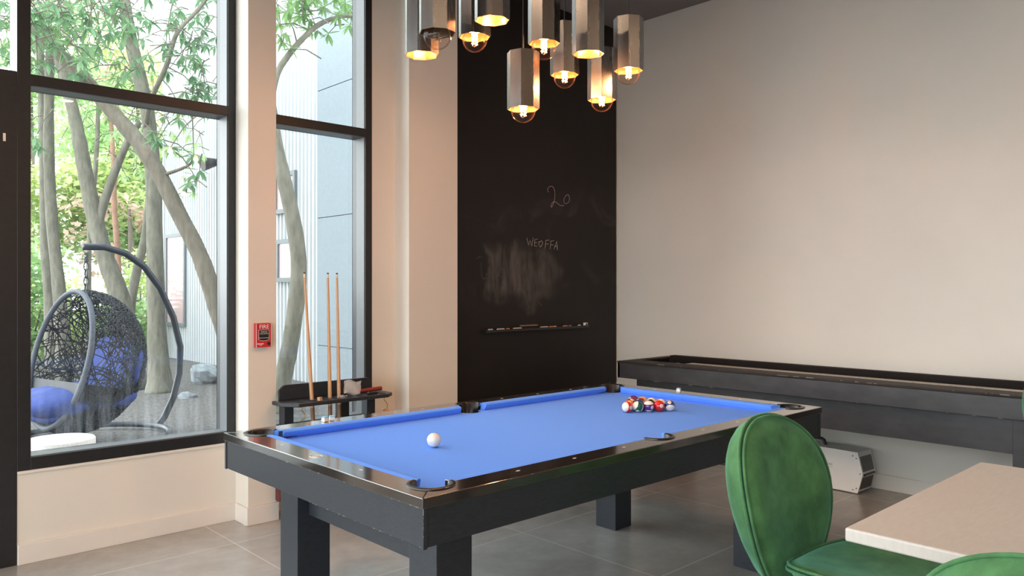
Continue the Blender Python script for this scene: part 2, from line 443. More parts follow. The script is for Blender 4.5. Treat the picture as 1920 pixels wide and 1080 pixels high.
# door left of the first window
e = bpy.data.objects.new('door_1', None); COL.objects.link(e); e['kind'] = 'structure'; e.location = (.35, YW, 0); WM[e.name] = Matrix.Translation(e.location)
f = MB(); f.box(.765, .861, YW - .004, 4.80, 0, 2.455); f.box(-.1, -.04, YW - .004, 4.80, 0, ZC)
f.box(-.04, .861, YW - .004, 4.80, 2.455, 2.53); f.box(-.04, .861, YW - .004, 4.80, ZC - .06, ZC)
obj('door_frame', f, M['black_frame'], e, world=True, bevel=.003)
f = MB(); f.box(.745, .765, YW + .02, 4.70, 0, 2.455); obj('door_stop', f, M['door'], e, world=True, bevel=.002)
f = MB(); f.box(.60, .742, YW + .03, 4.69, .01, 2.44); f.box(-.04, .08, YW + .03, 4.69, .01, 2.44); f.box(.08, .60, YW + .03, 4.69, .01, .26); f.box(.08, .60, YW + .03, 4.69, 2.32, 2.44)
dl = obj('door_leaf', f, M['door'], e, world=True, bevel=.003)
f = MB(); f.box(.655, .685, YW - .03, YW + .03, 1.02, 1.10); f.box(.655, .685, YW - .045, YW - .03, .95, 1.17); obj('handle', f, M['blackplastic'], dl, world=True, bevel=.004)
g = MB(); g.af([g.av(p) for p in ((.08, 4.66, .26), (.60, 4.66, .26), (.60, 4.66, 2.32), (.08, 4.66, 2.32))]); obj('door_glass', g, M['glass'], dl, world=True)
g = MB(); g.af([g.av(p) for p in ((-.04, 4.742, 2.53), (.861, 4.742, 2.53), (.861, 4.742, ZC - .06), (-.04, 4.742, ZC - .06))]); obj('transom_glass', g, M['glass'], e, world=True)
f = MB(); f.box(.800, .812, YW - .006, YW - .003, 2.165, 2.205); obj('frame_sticker', f, M['ivory'], e, world=True)

# glazed wall on the left-hand end of the room, out of the photograph
e = bpy.data.objects.new('window_4', None); COL.objects.link(e); e['kind'] = 'structure'; e.location = (XL - .1, 0, 0); WM[e.name] = Matrix.Translation(e.location)
f = MB(); ys = [-4.0, -2.6, -1.2, .2, 1.6, 3.0, YW]
for y in ys: f.box(XL - .16, XL, y - .03, y + .03, 0, 3.0)
for k in range(6):
    f.box(XL - .16, XL, ys[k] + .03, ys[k + 1] - .03, 0, .1); f.box(XL - .16, XL, ys[k] + .03, ys[k + 1] - .03, 2.47, 2.53); f.box(XL - .16, XL, ys[k] + .03, ys[k + 1] - .03, 2.92, 3.0)
obj('frame', f, M['black_frame'], e, world=True)

# ------------------------------------------------------------------ pool table
TX, TY, TW, TL = 1.338, 1.803, 1.40, 2.52          # near corner, width (Y), length (X)
TZ = .813; BED = .777
tb = thing('pool_table', 'black wooden pool table with bright blue cloth in the middle of the room', 'pool table', (TX + TL / 2, TY + TW / 2, 0))
W_ = .100                                         # wooden rail width
CP = .118; RO = .070; SPV = .108                   # pocket centres / outer rim radius


def arc(cx, cy, r, a0, a1, n=10):
    return [(cx + r * math.cos(math.radians(a0 + (a1 - a0) * k / n)), cy + r * math.sin(math.radians(a0 + (a1 - a0) * k / n))) for k in range(n + 1)]


cth = math.degrees(math.acos((W_ - CP) / RO))      # where the corner circle meets the rail edge
dv = RO * math.sin(math.radians(cth))
# short rail at u=0, polygon in (u,v)
short = [(0, 0)] + arc(CP, CP, RO, 225, cth, 8) + arc(CP, TW - CP, RO, -cth, -225, 8) + [(0, TW)]
sth = math.degrees(math.asin((W_ - SPV) / RO))
ds = RO * math.cos(math.radians(sth))
longr = [(0, 0), (TL, 0)] + arc(TL - CP, CP, RO, 315, 90 + (90 - cth) + 360 - 270, 1)[:0]
a_c = 90 - cth                                     # mirrored angle for long rails
longr = [(0, 0), (TL, 0)] + arc(TL - CP, CP, RO, 315, 180 + -a_c + 0, 8)[:0]
longr = [(0, 0), (TL, 0)]
longr += arc(TL - CP, CP, RO, -45, -(270 - (180 - (cth - 90)) + 0) if False else -(180 + (cth - 90)) + 0, 10)
longr += arc(TL / 2, SPV, RO, sth, -180 - sth, 12)
longr += arc(CP, CP, RO, (cth - 90), -135, 10)


def place(poly, fn): return [fn(*p) for p in poly]


railparts = [('short_rail', short, lambda u, v: (TX + u, TY + v)), ('short_rail', short, lambda u, v: (TX + TL - u, TY + v)),
             ('long_rail', longr, lambda u, v: (TX + u, TY + v)), ('long_rail', longr, lambda u, v: (TX + u, TY + TW - v))]
for nm, poly, fn in railparts:
    q = MB(); q.prism(place(poly, fn), TZ - .032, TZ); obj(nm, q, M['railwood'], tb, world=True, bevel=.0025)
# bed cloth with six notches
bed = arc(CP, CP, .058, 100, -10, 10)[:0]
bed = []
bed += arc(CP, CP, .058, 120, -30, 10)
bed += [(TL / 2 - .075, W_ + .005)] + arc(TL / 2, SPV, .058, 180, 0, 10) + [(TL / 2 + .075, W_ + .005)]
bed += arc(TL - CP, CP, .058, 210, 60, 10)
bed += arc(TL - CP, TW - CP, .058, 300, 150, 10)
bed += [(TL / 2 + .075, TW - W_ - .005)] + arc(TL / 2, TW - SPV, .058, 0, -180, 10) + [(TL / 2 - .075, TW - W_ - .005)]
bed += arc(CP, TW - CP, .058, 30, -120, 10)
q = MB(); q.prism([(TX + u, TY + v) for u, v in bed], BED - .02, BED); obj('bed_cloth', q, M['cloth'], tb, world=True)
# cushions
prof = [(W_, TZ), (W_ + .020, TZ + .002), (W_ + .036, TZ - .001), (W_ + .043, TZ - .006), (W_ + .043, TZ - .011), (W_ + .030, BED + .001), (W_, BED + .001)]


def cushion(s0, s1, k0, k1, fn):
    q = MB(); rings = []
    for s, k in ((s0, k0), (s1, -k1)):
        rings.append([q.av((*fn(s + k * (d - W_), d), z)) for d, z in prof])
    n = len(prof)
    for j in range(n): q.af((rings[0][j], rings[0][(j + 1) % n], rings[1][(j + 1) % n], rings[1][j]))
    q.af(rings[0]); q.af(rings[1][::-1])
    obj('cushion', q, M['cloth'], tb, world=True, smooth=35)


c0 = CP + dv - .012
for fn, L_ in ((lambda s, d: (TX + d, TY + s), TW), (lambda s, d: (TX + TL - d, TY + s), TW)):
    cushion(c0, L_ - c0, .75, .75, fn)
for fn in (lambda s, d: (TX + s, TY + d), lambda s, d: (TX + s, TY + TW - d)):
    cushion(c0, TL / 2 - ds - .002, .75, .3, fn); cushion(TL / 2 + ds + .002, TL - c0, .3, .75, fn)
# pocket liners: raised horseshoe and black throat
for cu, cv, mid, half in ((CP, CP, 225, 122), (TL - CP, CP, 315, 122), (CP, TW - CP, 135, 122), (TL - CP, TW - CP, 45, 122),
                          (TL / 2, SPV, 270, 92), (TL / 2, TW - SPV, 90, 92)):
    cx, cy = TX + cu, TY + cv
    q = MB()
    aa = [math.radians(mid - half + 2 * half * k / 24) for k in range(25)]
    q.lathe([(RO - .013, BED - .09), (RO - .013, TZ - .001), (RO - .009, TZ + .004), (RO + .002, TZ + .005), (RO + .007, TZ + .003), (RO + .008, TZ - .002), (RO - .002, TZ - .03), (RO - .002, BED - .09), (RO - .013, BED - .09)],
            24, (cx, cy, 0), a0=aa[0], a1=aa[-1])
    pk = obj('pocket_liner', q, M['rubber'], tb, world=True, smooth=50)
    q = MB(); q.lathe([(RO - .012, BED - .09), (.0001, BED - .09)], 20, (cx, cy, 0)); obj('pocket_floor', q, M['rubber'], pk, world=True)
# sights
for u in (.435, .713, .992, 1.53, 1.808, 2.086):
    for v in (.060, TW - .060):
        q = MB(); q.prism([(TX + u - .011, TY + v), (TX + u, TY + v - .005), (TX + u + .011, TY + v), (TX + u, TY + v + .005)], TZ - .001, TZ + .0006); obj('sight', q, M['pearl'], tb, world=True)
for v in (.43, .997):
    for u in (.062, TL - .062):
        q = MB(); q.prism([(TX + u, TY + v - .011), (TX + u + .005, TY + v), (TX + u, TY + v + .011), (TX + u - .005, TY + v)], TZ - .001, TZ + .0006); obj('sight', q, M['pearl'], tb, world=True)
# oval maker's emblem on the near end rail: two rings round a tufted mark
q = MB()
for rr in (.030, .026):
    q.tube([(TX + .055 + .72 * rr * math.cos(t), TY + .716 + rr * math.sin(t), TZ + .0002) for t in [2 * PI * k / 32 for k in range(32)]], .0007, 4, closed=True)
for k in range(-3, 4):
    q.tube([(TX + .045, TY + .716 + k * .0045, TZ + .0003), (TX + .060 + .004 * math.cos(k), TY + .716 + k * .0052, TZ + .0003)], .0009, 4)
q.tube([(TX + .047, TY + .700, TZ + .0003), (TX + .047, TY + .732, TZ + .0003)], .0009, 4)
obj('emblem', q, M['pearl'], tb, world=True)
# fascia boards
iz0, iz1 = .664, TZ - .032
q = MB(); q.box(TX + .008, TX + .030, TY + .008, TY + TW - .008, iz0, iz1); obj('end_apron', q, M['wood'], tb, world=True, bevel=.002)
q = MB(); q.box(TX + TL - .030, TX + TL - .008, TY + .008, TY + TW - .008, iz0, iz1); obj('end_apron', q, M['wood'], tb, world=True, bevel=.002)
for y in (TY + .008, TY + TW - .030):
    q = MB(); q.box(TX + .030, TX + TL - .030, y, y + .022, iz0, iz1); obj('side_apron', q, M['wood'], tb, world=True, bevel=.002)
for cx, cy in ((0, 0), (1, 0), (0, 1), (1, 1)):
    x = TX + .005 if cx == 0 else TX + TL - .005; y = TY + .005 if cy == 0 else TY + TW - .005
    sx = 1 if cx == 0 else -1; sy = 1 if cy == 0 else -1
    q = MB(); q.prism([(x, y), (x + sx * .014, y), (x + sx * .014, y + sy * .004), (x + sx * .004, y + sy * .004), (x + sx * .004, y + sy * .014), (x, y + sy * .014)], iz0 - .002, iz1)
    obj('corner_trim', q, M['wood'], tb, world=True)
q = MB(); q.box(TX + .20, TX + TL - .20, TY + .20, TY + TW - .20, .67, .75); obj('slate_frame', q, M['wood'], tb, world=True)
lx, ly = .175, .165
for u0 in (lx, TL - lx - .149):
    for v0 in (ly, TW - ly - .149):
        q = MB(); q.box(TX + u0, TX + u0 + .149, TY + v0, TY + v0 + .149, 0, .668); obj('leg', q, M['wood'], tb, world=True, bevel=.003)
for u0 in (lx + .05, TL - lx - .10):
    q = MB(); q.box(TX + u0, TX + u0 + .05, TY + ly + .149, TY + TW - ly - .149, .49, .668); obj('cross_beam', q, M['wood'], tb, world=True, bevel=.002)

rnd = random.Random(22); q = MB()
for k in range(70):
    m_ = k % 7
    y = TY + rnd.uniform(.01, TW - .02); x = TX + rnd.uniform(.01, TL - .02); l = rnd.choice((.002, .003, .005, .012)) * rnd.uniform(.6, 1.2)
    if m_ in (0, 1, 2): a, c = (TX + .0085, y, iz0 + .0008), (TX + .0085, y + l, iz0 + .0008)
    elif m_ in (3, 4): a, c = (TX + .0005, y, iz1 + .001), (TX + .0005, y + l, iz1 + .001)
    elif m_ == 5: z_ = rnd.uniform(iz0, TZ - .004); a, c = (TX + .0052, TY + .0052, z_), (TX + .0052, TY + .0052, z_ + l * 1.5)
    else: a, c = (x, TY + .0008, TZ - .0012), (x + l, TY + .0008, TZ - .0012)
    q.tube([a, c], rnd.uniform(.0005, .001), 4)
o = obj('edge_wear', q, M['wear'], tb, world=True); o['kind'] = 'stuff'; o['label'] = 'tiny pale chips along the edges'
# ------------------------------------------------------------------ balls
BR = .0286


def ball_mats(name, col):
    return mk(name, col, .08, var=.01, coat=.5)


bwhite = mk('ball ivory', (.80, .76, .68), .1, var=.02, coat=.5)
bcol = {'yellow': (.80, .42, .06), 'blue': (.02, .05, .22), 'red': (.62, .02, .02), 'purple': (.09, .02, .20), 'orange': (.75, .17, .05), 'green': (.01, .10, .06), 'maroon': (.22, .01, .04), 'black': (.01, .01, .01)}
bmat = {k: ball_mats('ball ' + k, v) for k, v in bcol.items()}


def ball_mesh(stripe):
    q = MB(); nv = 24; nu = 32
    for j in range(nu):
        t0, t1 = 2 * PI * j / nu, 2 * PI * (j + 1) / nu
        for k in range(nv):
            p0, p1 = PI * k / nv, PI * (k + 1) / nv
            zm = abs(math.cos((p0 + p1) / 2))
            mt = 0 if (stripe and zm > .5) else 1
            P = lambda p, t: (BR * math.sin(p) * math.cos(t), BR * math.sin(p) * math.sin(t), BR * math.cos(p))
            c = [P(p0, t0), P(p1, t0), P(p1, t1), P(p0, t1)]
            if k == 0: c = [c[0], c[1], c[2]]
            if k == nv - 1: c = [c[0], c[1], c[3]]
            q.af([q.av(x) for x in c], mt)
    return q


def aim(d, up=(0, 0, 1)):
    d = Vector(d).normalized(); return d.to_track_quat('X', 'Z').to_euler()


def pool_ball(num, col, stripe, loc, rot, label, cat='pool ball', group='pool balls in the rack'):
    t = obj('pool_ball', ball_mesh(stripe), [bwhite, bmat[col]], None, smooth=True, loc=loc, rot=rot)
    tag(t, label, cat, group)
    for s in (1, -1):
        q = MB(); rad = .0095; rings = []
        for r in (0.0001, .5, 1):
            rings.append([q.av(Vector((s * math.sqrt(1 - (rad * r / BR) ** 2), rad * r / BR * math.cos(a), rad * r / BR * math.sin(a))) * (BR + .00035)) for a in [2 * PI * k / 20 for k in range(20)]])
        for k in range(2):
            for j in range(20): q.af((rings[k][j], rings[k][(j + 1) % 20], rings[k + 1][(j + 1) % 20], rings[k + 1][j]))
        sp = obj('number_spot', q, bwhite, t, smooth=True)
        me = text_mesh(str(num), .0125, 0, bmat['black'])
        for v in me.vertices:
            y, z = s * v.co.x, v.co.y
            v.co = Vector((s * math.sqrt(max(0, BR * BR - y * y - z * z)), y, z)).normalized() * (BR + .0008)
        obj('numeral', me, bmat['black'], sp)
    return t


bz = BED + BR + .0004
ax_, ay_ = 3.166, 2.509
step = 2 * BR + .0016
RK = [  # row, index from the -Y side, number, colour, stripe, facing(X axis direction), roll, label
    (0, 0, 11, 'red', True, (.2, .9, -.45), 0, 'red striped ball with white cap at the tip of the racked balls'),
    (1, 0, 14, 'green', True, (-.6, -.35, -.75), .9, 'green striped ball with white cap second along the near side of the rack'),
    (1, 1, 5, 'orange', False, (-.55, -.45, .62), 0, 'solid orange ball directly behind the red striped ball'),
    (2, 0, 12, 'purple', True, (.9, .4, .1), 0, 'purple striped ball in the middle of the near side of the rack'),
    (2, 1, 2, 'blue', False, (.3, -.6, .4), 0, 'dark blue solid ball in the centre of the rack behind the green striped one'),
    (2, 2, 6, 'green', False, (-.2, -.5, .8), 0, 'dark green solid ball on the far side of the rack beside the orange one'),
    (3, 0, 3, 'red', False, (-.45, -.85, .12), 0, 'solid red ball number 3 fourth along the near side of the rack'),
    (3, 1, 8, 'black', False, (-.3, .3, .9), 0, 'black ball behind the purple striped ball'),
    (3, 2, 15, 'maroon', True, (.2, .3, .9), 1.5, 'maroon striped ball hidden inside the rack'),
    (3, 3, 7, 'maroon', False, (-.5, .3, .8), 0, 'maroon solid ball on the far left side of the rack'),
    (4, 0, 10, 'blue', True, (-.62, -.40, .68), .2, 'blue striped ball with white cap at the right-hand corner of the rack'),
    (4, 1, 9, 'yellow', True, (.9, .2, -.2), .9, 'pale yellow striped ball behind the solid red ball'),
    (4, 2, 13, 'orange', True, (.8, -.1, .5), .4, 'orange striped ball in the middle of the back row of the rack'),
    (4, 3, 1, 'yellow', False, (.7, .3, .6), 0, 'yellow solid ball in the back row of the rack'),
    (4, 4, 4, 'purple', False, (.5, .6, .5), 0, 'purple solid ball at the far left corner of the rack'),
]
for row, i, num, col, stripe, face, roll, label in RK:
    x = ax_ + row * step * math.cos(PI / 6); y = ay_ + (i - row / 2) * step
    R = aim(face).to_matrix() @ Matrix.Rotation(roll, 3, 'X')
    if num == 11: R = Vector((-.93, .12, .14)).to_track_quat('Z', 'Y').to_matrix()
    if num == 12: R = Vector((-.10, -.06, 1)).to_track_quat('Z', 'Y').to_matrix() @ Matrix.Rotation(2.4, 3, 'Z')
    pool_ball(num, col, stripe, (x, y, bz), R.to_euler(), label)
q = MB(); q.lathe([(max(1e-5, BR * math.sin(PI * k / 24)), -BR * math.cos(PI * k / 24)) for k in range(25)], 32)
tag(obj('cue_ball', q, bwhite, smooth=True, loc=(1.908, 2.498, bz)), 'white cue ball alone on the near half of the blue cloth', 'cue ball')


def chalk_cube(loc, rz, label):
    s = .011
    t = thing('cue_chalk', label, 'cue chalk', loc, (0, 0, rz), 'cue chalk cubes on the rails')
    q = MB(); q.box(-s, s, -s, s, 0, .016); obj('paper_wrap', q, M['white'], t, bevel=.001)
    q = MB(); q.box(-s + .001, s - .001, -s + .001, s - .001, .016, .022); obj('chalk_top', q, M['bluechalk'], t, bevel=.001)


chalk_cube((3.805, 2.637, TZ + .001), .3, 'blue cue chalk cube on the far end rail')
chalk_cube((1.785, 3.150, TZ + .001), .2, 'left of two cue chalk cubes on the long rail below the cues')
chalk_cube((1.822, 3.152, TZ + .001), -.3, 'right of two cue chalk cubes on the long rail below the cues')

# ------------------------------------------------------------------ shuffleboard table
sx0, sx1, sy0, sy1 = 4.92, 5.61, -2.2, 4.0
t = thing('shuffleboard_table', 'long black shuffleboard table with worn rim along the right wall', 'shuffleboard table', ((sx0 + sx1) / 2, (sy0 + sy1) / 2, 0))
q = MB(); q.box(sx0, sx0 + .025, sy0, sy1, .695, .815); obj('front_fascia', q, M['shuffle'], t, world=True, bevel=.003)
q = MB(); q.box(sx0, sx1, sy1 - .025, sy1, .695, .815); obj('end_fascia', q, M['shuffle'], t, world=True, bevel=.003)
q = MB(); q.box(sx0 - .004, sx0 + .205, sy0, sy1 + .004, .815, .829); obj('front_rim', q, M['shuffletop'], t, world=True, bevel=.004)
q = MB(); q.box(sx0 + .205, sx1, sy1 - .07, sy1 + .004, .815, .829); obj('end_rim', q, M['shuffletop'], t, world=True, bevel=.004)
q = MB(); q.box(sx1 - .075, sx1, sy0, sy1 - .07, .60, .842); obj('back_rim', q, M['carpet'], t, world=True, bevel=.004)
q = MB(); q.box(sx0 + .03, sx1 - .075, sy0, sy1 - .03, .695, .715); q.box(sx0 + .19, sx0 + .205, sy0, sy1 - .03, .715, .814); obj('gutter', q, M['carpet'], t, world=True)
q = MB(); q.box(sx0 + .25, sx1 - .10, sy0, sy1 - .32, .715, .797); obj('playfield', q, M['maple'], t, world=True, bevel=.003)
q = MB(); q.box(sx0 + .08, sx0 + .105, sy0 + .1, sy1 - .15, .492, .695); q.box(sx0 + .105, sx1 - .1, sy1 - .175, sy1 - .15, .492, .695); obj('lower_apron', q, M['shuffle'], t, world=True, bevel=.002)
for y in (3.72, 1.10, -1.4):
    q = MB(); q.box(sx0 + .075, sx0 + .60, y, y + .145, 0, .695); obj('leg', q, M['shuffle'], t, world=True, bevel=.003)

# ------------------------------------------------------------------ white heater on the floor
hx0, hx1, hy0 = 5.395, 5.600, 2.262
rnd = random.Random(21); q = MB()
for k in range(90):
    y = rnd.uniform(sy0, 3.6) if k % 3 else rnd.uniform(.5, 2.6); l = rnd.choice((.004, .008, .012, .03, .06)) * rnd.uniform(.6, 1.3)
    z, x = rnd.choice(((.8285, sx0 - .0032), (.8285, sx0 - .0032), (.8292, sx0 + .2035), (.6955, sx0 + .0008)))
    q.tube([(x, y, z), (x, y + l, z)], rnd.uniform(.0008, .0016), 4)
o = obj('edge_wear', q, M['wear'], t, world=True); o['kind'] = 'stuff'; o['label'] = 'pale worn chips along the edges'
t = thing('air_purifier', 'white metal air machine with black handle on the floor under the shuffleboard table', 'air purifier', (5.5, 2.6, 0), (0, 0, -.05))
hl, hh = .68, .285
prof_ = [(-hl / 2, 0.01), (-hl / 2 - .035, hh * .5), (-hl / 2, hh), (hl / 2, hh), (hl / 2 + .035, hh * .5), (hl / 2, 0.01)]
q = MB(); q.M = Matrix(((0, 0, 1, 0), (1, 0, 0, 0), (0, 1, 0, 0), (0, 0, 0, 1))); q.prism(prof_, -.10, .10); obj('casing', q, M['applwhite'], t, bevel=.004)
q = MB(); q.M = Matrix(((0, 0, 1, 0), (1, 0, 0, 0), (0, 1, 0, 0), (0, 0, 0, 1)))
q.prism([(a * 1.0, max(.006, c)) for a, c in [(-hl / 2 - .004, .006), (-hl / 2 - .040, hh * .5), (-hl / 2 - .004, hh + .004), (hl / 2 + .004, hh + .004), (hl / 2 + .04, hh * .5), (hl / 2 + .004, .006)]], -.108, -.10); fp = obj('front_panel', q, M['applwhite'], t, bevel=.002)
for y, z in ((-.31, .26), (-.335, .245), (-.362, .143), (-.335, .04), (-.31, .026), (.31, .26), (.31, .026)):
    q = MB(); q.M = Matrix.Translation((-.108, y, z)) @ Matrix.Rotation(-PI / 2, 4, 'Y'); q.lathe([(.0045, 0), (.004, .002), (.0001, .0025)], 10); obj('screw', q, M['chain'], fp)
me = text_mesh('SOLUTIONS', .020, .0003, M['greytext'], 'RIGHT'); Mx = Matrix.Translation((-.1085, -.165, .175)) @ Matrix(((0, 0, -1, 0), (-1, 0, 0, 0), (0, 1, 0, 0), (0, 0, 0, 1)))
me.transform(Mx); obj('lettering', me, M['greytext'], fp)
q = MB(); q.box(-.1088, -.108, -.165, -.065, .1555, .1568); obj('underline', q, M['greytext'], fp)
# end grille: two sloping meshes and a middle slot
for z0, z1, sgn in ((.155, .255, 1), (.03, .115, -1)):
    q = MB(); n = 12
    for k in range(n):
        z = z0 + (z1 - z0) * (k + .5) / n
        y = -hl / 2 - .035 + .035 * abs(z - hh / 2) / (hh / 2) - .002
        q.box(-.085, .075, y - .0015, y + .004, z - .0026, z + .0026)
    obj('vent_grille', q, M['grille'], t)
q = MB(); q.box(-.08, .08, -hl / 2 - .038, -hl / 2 - .03, .126, .14); obj('switch_slot', q, M['grille'], t)
q = MB(); q.box(-.082, -.06, -hl / 2 - .041, -hl / 2 - .036, .125, .141); obj('switch', q, M['blackplastic'], t, bevel=.002)
q = MB(); q.tube([(0, -.06, hh - .003), (0, -.045, hh + .035), (0, -.03, hh + .042), (0, .03, hh + .042), (0, .045, hh + .035), (0, .06, hh - .003)], .011, 8); obj('carry_handle', q, M['blackplastic'], t, smooth=50)

# ------------------------------------------------------------------ green velvet chairs


def dome(q, out, rear, prof, nr=10, nt=48, mat=0):
    """a closed lens between the outline plane and a domed face; out(theta)->(a,b), prof(r)->offset, rear(a,b)->base surface"""
    def fn(u, v):
        r = v / nr; th = 2 * PI * u / nt; a, c = out(th)
        a *= max(r, 1e-4); c *= max(r, 1e-4)
        return rear(a, c, prof(r))
    q.grid(fn, nt, nr, mat, closed_u=True)


def make_chair(name, label, loc, rz, drop=0.0, group='green velvet chairs'):
    t = thing(name, label, 'chair', loc, (0, 0, rz), group)
    zc, Ht, Hb, Wd = .675, .265, .37, .308

    def outb(th):
        c, s = math.cos(th), math.sin(th)
        x = Wd * math.copysign(abs(c) ** .90, c); z = (Ht if s > 0 else Hb) * math.copysign(abs(s) ** .90, s)
        if s < 0: x *= 1 - .24 * (-s) ** 1.5
        return x, z

    def surf(x, z, off):
        y = .30 + .20 * (z + .24) - .55 * x * x + .10 * (z + .02) ** 2 + off
        return (x, y - .005, zc + z + drop)
    q = MB(); dome(q, lambda h: tuple(k * .965 for k in outb(h)), surf, lambda r: -.045 * (1 - r ** 5) ** .6 - .012); dome(q, lambda h: tuple(k * .965 for k in outb(h)), surf, lambda r: -.008)
    bp = obj('back_pad', q, M['velvet'], t, smooth=60)
    q = MB(); dome(q, outb, surf, lambda r: .135 * (1 - r ** 2.4) ** .62 + .002); dome(q, outb, surf, lambda r: .0)
    bs = obj('back_shell', q, M['velvet'], t, smooth=60)
    q = MB(); q.tube([surf(*[k * .985 for k in outb(2 * PI * j / 64)], -.012) for j in range(64)], .0055, 6, closed=True); obj('piping', q, M['velvet'], bp, smooth=True)
    q = MB(); q.tube([surf(*[k * 1.004 for k in outb(2 * PI * j / 64)], .004) for j in range(64)], .0055, 6, closed=True); obj('piping', q, M['velvet'], bs, smooth=True)
    # seat
    sw, sd = .268, .272

    def outs(th):
        c, s = math.cos(th), math.sin(th)
        return sw * math.copysign(abs(c) ** .8, c), sd * math.copysign(abs(s) ** .8, s)

    def ssurf(x, y, off):
        return (x, y - .02, .440 + .62 * x * x + off + drop)
    q = MB(); dome(q, lambda h: tuple(k * .97 for k in outs(h)), ssurf, lambda r: .028 * (1 - r ** 5) ** .6 + .010); dome(q, lambda h: tuple(k * .97 for k in outs(h)), ssurf, lambda r: .006)
    sp = obj('seat_pad', q, M['velvet'], t, smooth=60)
    q = MB(); dome(q, outs, ssurf, lambda r: -.085 * (1 - r ** 2.2) ** .6 - .002); dome(q, outs, ssurf, lambda r: .0)
    ss = obj('seat_shell', q, M['velvet'], t, smooth=60)
    q = MB(); q.tube([ssurf(*[k * .988 for k in outs(2 * PI * j / 64)], .012) for j in range(64)], .0055, 6, closed=True); obj('piping', q, M['velvet'], sp, smooth=True)
    q = MB(); q.tube([ssurf(*[k * 1.004 for k in outs(2 * PI * j / 64)], -.004) for j in range(64)], .0055, 6, closed=True); obj('piping', q, M['velvet'], ss, smooth=True)
    for sx in (-1, 1):
        for sy in (-1, 1):
            q = MB(); q.tube([(sx * .13, sy * .12, .37 + drop), (sx * .235, sy * (.22 if sy < 0 else .27), 0.004)], [.013, .008], 10); obj('leg', q, M['blackmetal'], t, smooth=60)
    q = MB(); q.box(-.025, .025, .12, .29, .352 + drop, .362 + drop); q.box(-.025, .025, .279, .289, .36 + drop, .52 + drop); obj('back_bracket', q, M['blackmetal'], t)
    return t


ch = make_chair('velvet_chair', 'green velvet chair with rounded back beside the pool table, whole back in view', (2.685, 1.085, 0), 0)
make_chair('velvet_chair', 'green velvet chair at the bottom right, only the top of its back showing', (2.045, .325, 0), PI / 2 + .05)
make_chair('velvet_stool', 'green velvet seat just peeking in at the right edge beside the shuffleboard table', (4.60, .60, 0), 0, drop=.07)

# ------------------------------------------------------------------ beige dining table
t = thing('dining_table', 'beige rectangular dining table in the bottom right foreground', 'table', (2.76, -.1, 0))
dx0, dx1, dy0, dy1 = 2.160, 3.360, -1.3, .945
q = MB(); q.box(dx0, dx1, dy0, dy1, .712, .75); obj('tabletop', q, M['tabletop'], t, world=True, bevel=.006, seg=3)
for y in (.25, -.85):
    q = MB(); q.lathe([(.0001, 0), (.28, 0), (.28, .012), (.05, .03), (.04, .05), (.04, .69), (.12, .712)], 32, (2.76, y, 0)); obj('pedestal', q, M['blackmetal'], t, world=True, smooth=40)

# ------------------------------------------------------------------ chalkboard and its ledge
t = thing('chalkboard', 'tall black chalkboard panel with faint chalk writing', 'chalkboard', (4.7, 4.60, 0))
q = MB(); q.box(3.64, 5.634, 4.598, 4.629, .11, ZC - .002); obj('board', q, M['board'], t, world=True)


def ribbon(q, strokes, w=.0032, y=4.5972):
    for st in strokes:
        # smooth by Catmull-Rom
        P = [Vector((a, 0, c)) for a, c in st]
        if len(P) > 3:
            out = []
            for k in range(len(P) - 1):
                p0, p1, p2, p3 = P[max(k - 1, 0)], P[k], P[k + 1], P[min(k + 2, len(P) - 1)]
                for s in range(4):
                    u = s / 4
                    out.append(.5 * ((2 * p1) + (p2 - p0) * u + (2 * p0 - 5 * p1 + 4 * p2 - p3) * u * u + (3 * p1 - p0 - 3 * p2 + p3) * u ** 3))
            P = out + [P[-1]]
        q.tube([(p.x, y, p.z) for p in P], w, 4)


def straight(q, strokes, w=.0032, y=4.5972):
    for st in strokes: q.tube([(a, y, c) for a, c in st], w, 4)


q = MB(); ribbon(q, [[(4.733, 2.235), (4.721, 2.257), (4.737, 2.28), (4.768, 2.289), (4.795, 2.279), (4.809, 2.246), (4.811, 2.203), (4.799, 2.159), (4.778, 2.119), (4.766, 2.111), (4.764, 2.128), (4.782, 2.151), (4.811, 2.16), (4.845, 2.148), (4.883, 2.132), (4.925, 2.138)], [(4.951, 2.226), (4.925, 2.193), (4.929, 2.162), (4.957, 2.155), (4.99, 2.178), (4.994, 2.213), (4.977, 2.233), (4.951, 2.226)]], .0026)
o = obj('chalk_numeral', q, M['chalkpink'], t, world=True); o['label'] = 'handwritten pink chalk number 20'
q = MB()
straight(q, [[(4.474, 1.835), (4.495, 1.776), (4.511, 1.816), (4.532, 1.768), (4.55, 1.841)], [(4.601, 1.83), (4.568, 1.825), (4.566, 1.8), (4.564, 1.772), (4.595, 1.77)], [(4.566, 1.799), (4.593, 1.802)], [(4.7, 1.825), (4.696, 1.792), (4.692, 1.757)], [(4.7, 1.824), (4.743, 1.828)], [(4.696, 1.792), (4.733, 1.795)], [(4.762, 1.822), (4.758, 1.788), (4.753, 1.754)], [(4.762, 1.821), (4.799, 1.825)], [(4.758, 1.788), (4.793, 1.79)], [(4.799, 1.752), (4.816, 1.785), (4.832, 1.821), (4.839, 1.782), (4.841, 1.747)], [(4.807, 1.778), (4.836, 1.776)]], .0026)
ribbon(q, [[(4.633, 1.763), (4.615, 1.792), (4.621, 1.812), (4.635, 1.807), (4.644, 1.819), (4.658, 1.811), (4.656, 1.789), (4.633, 1.763)]], .0026)
o = obj('chalk_lettering', q, M['chalkline'], t, world=True); o['label'] = 'white chalk words WE heart FFA'
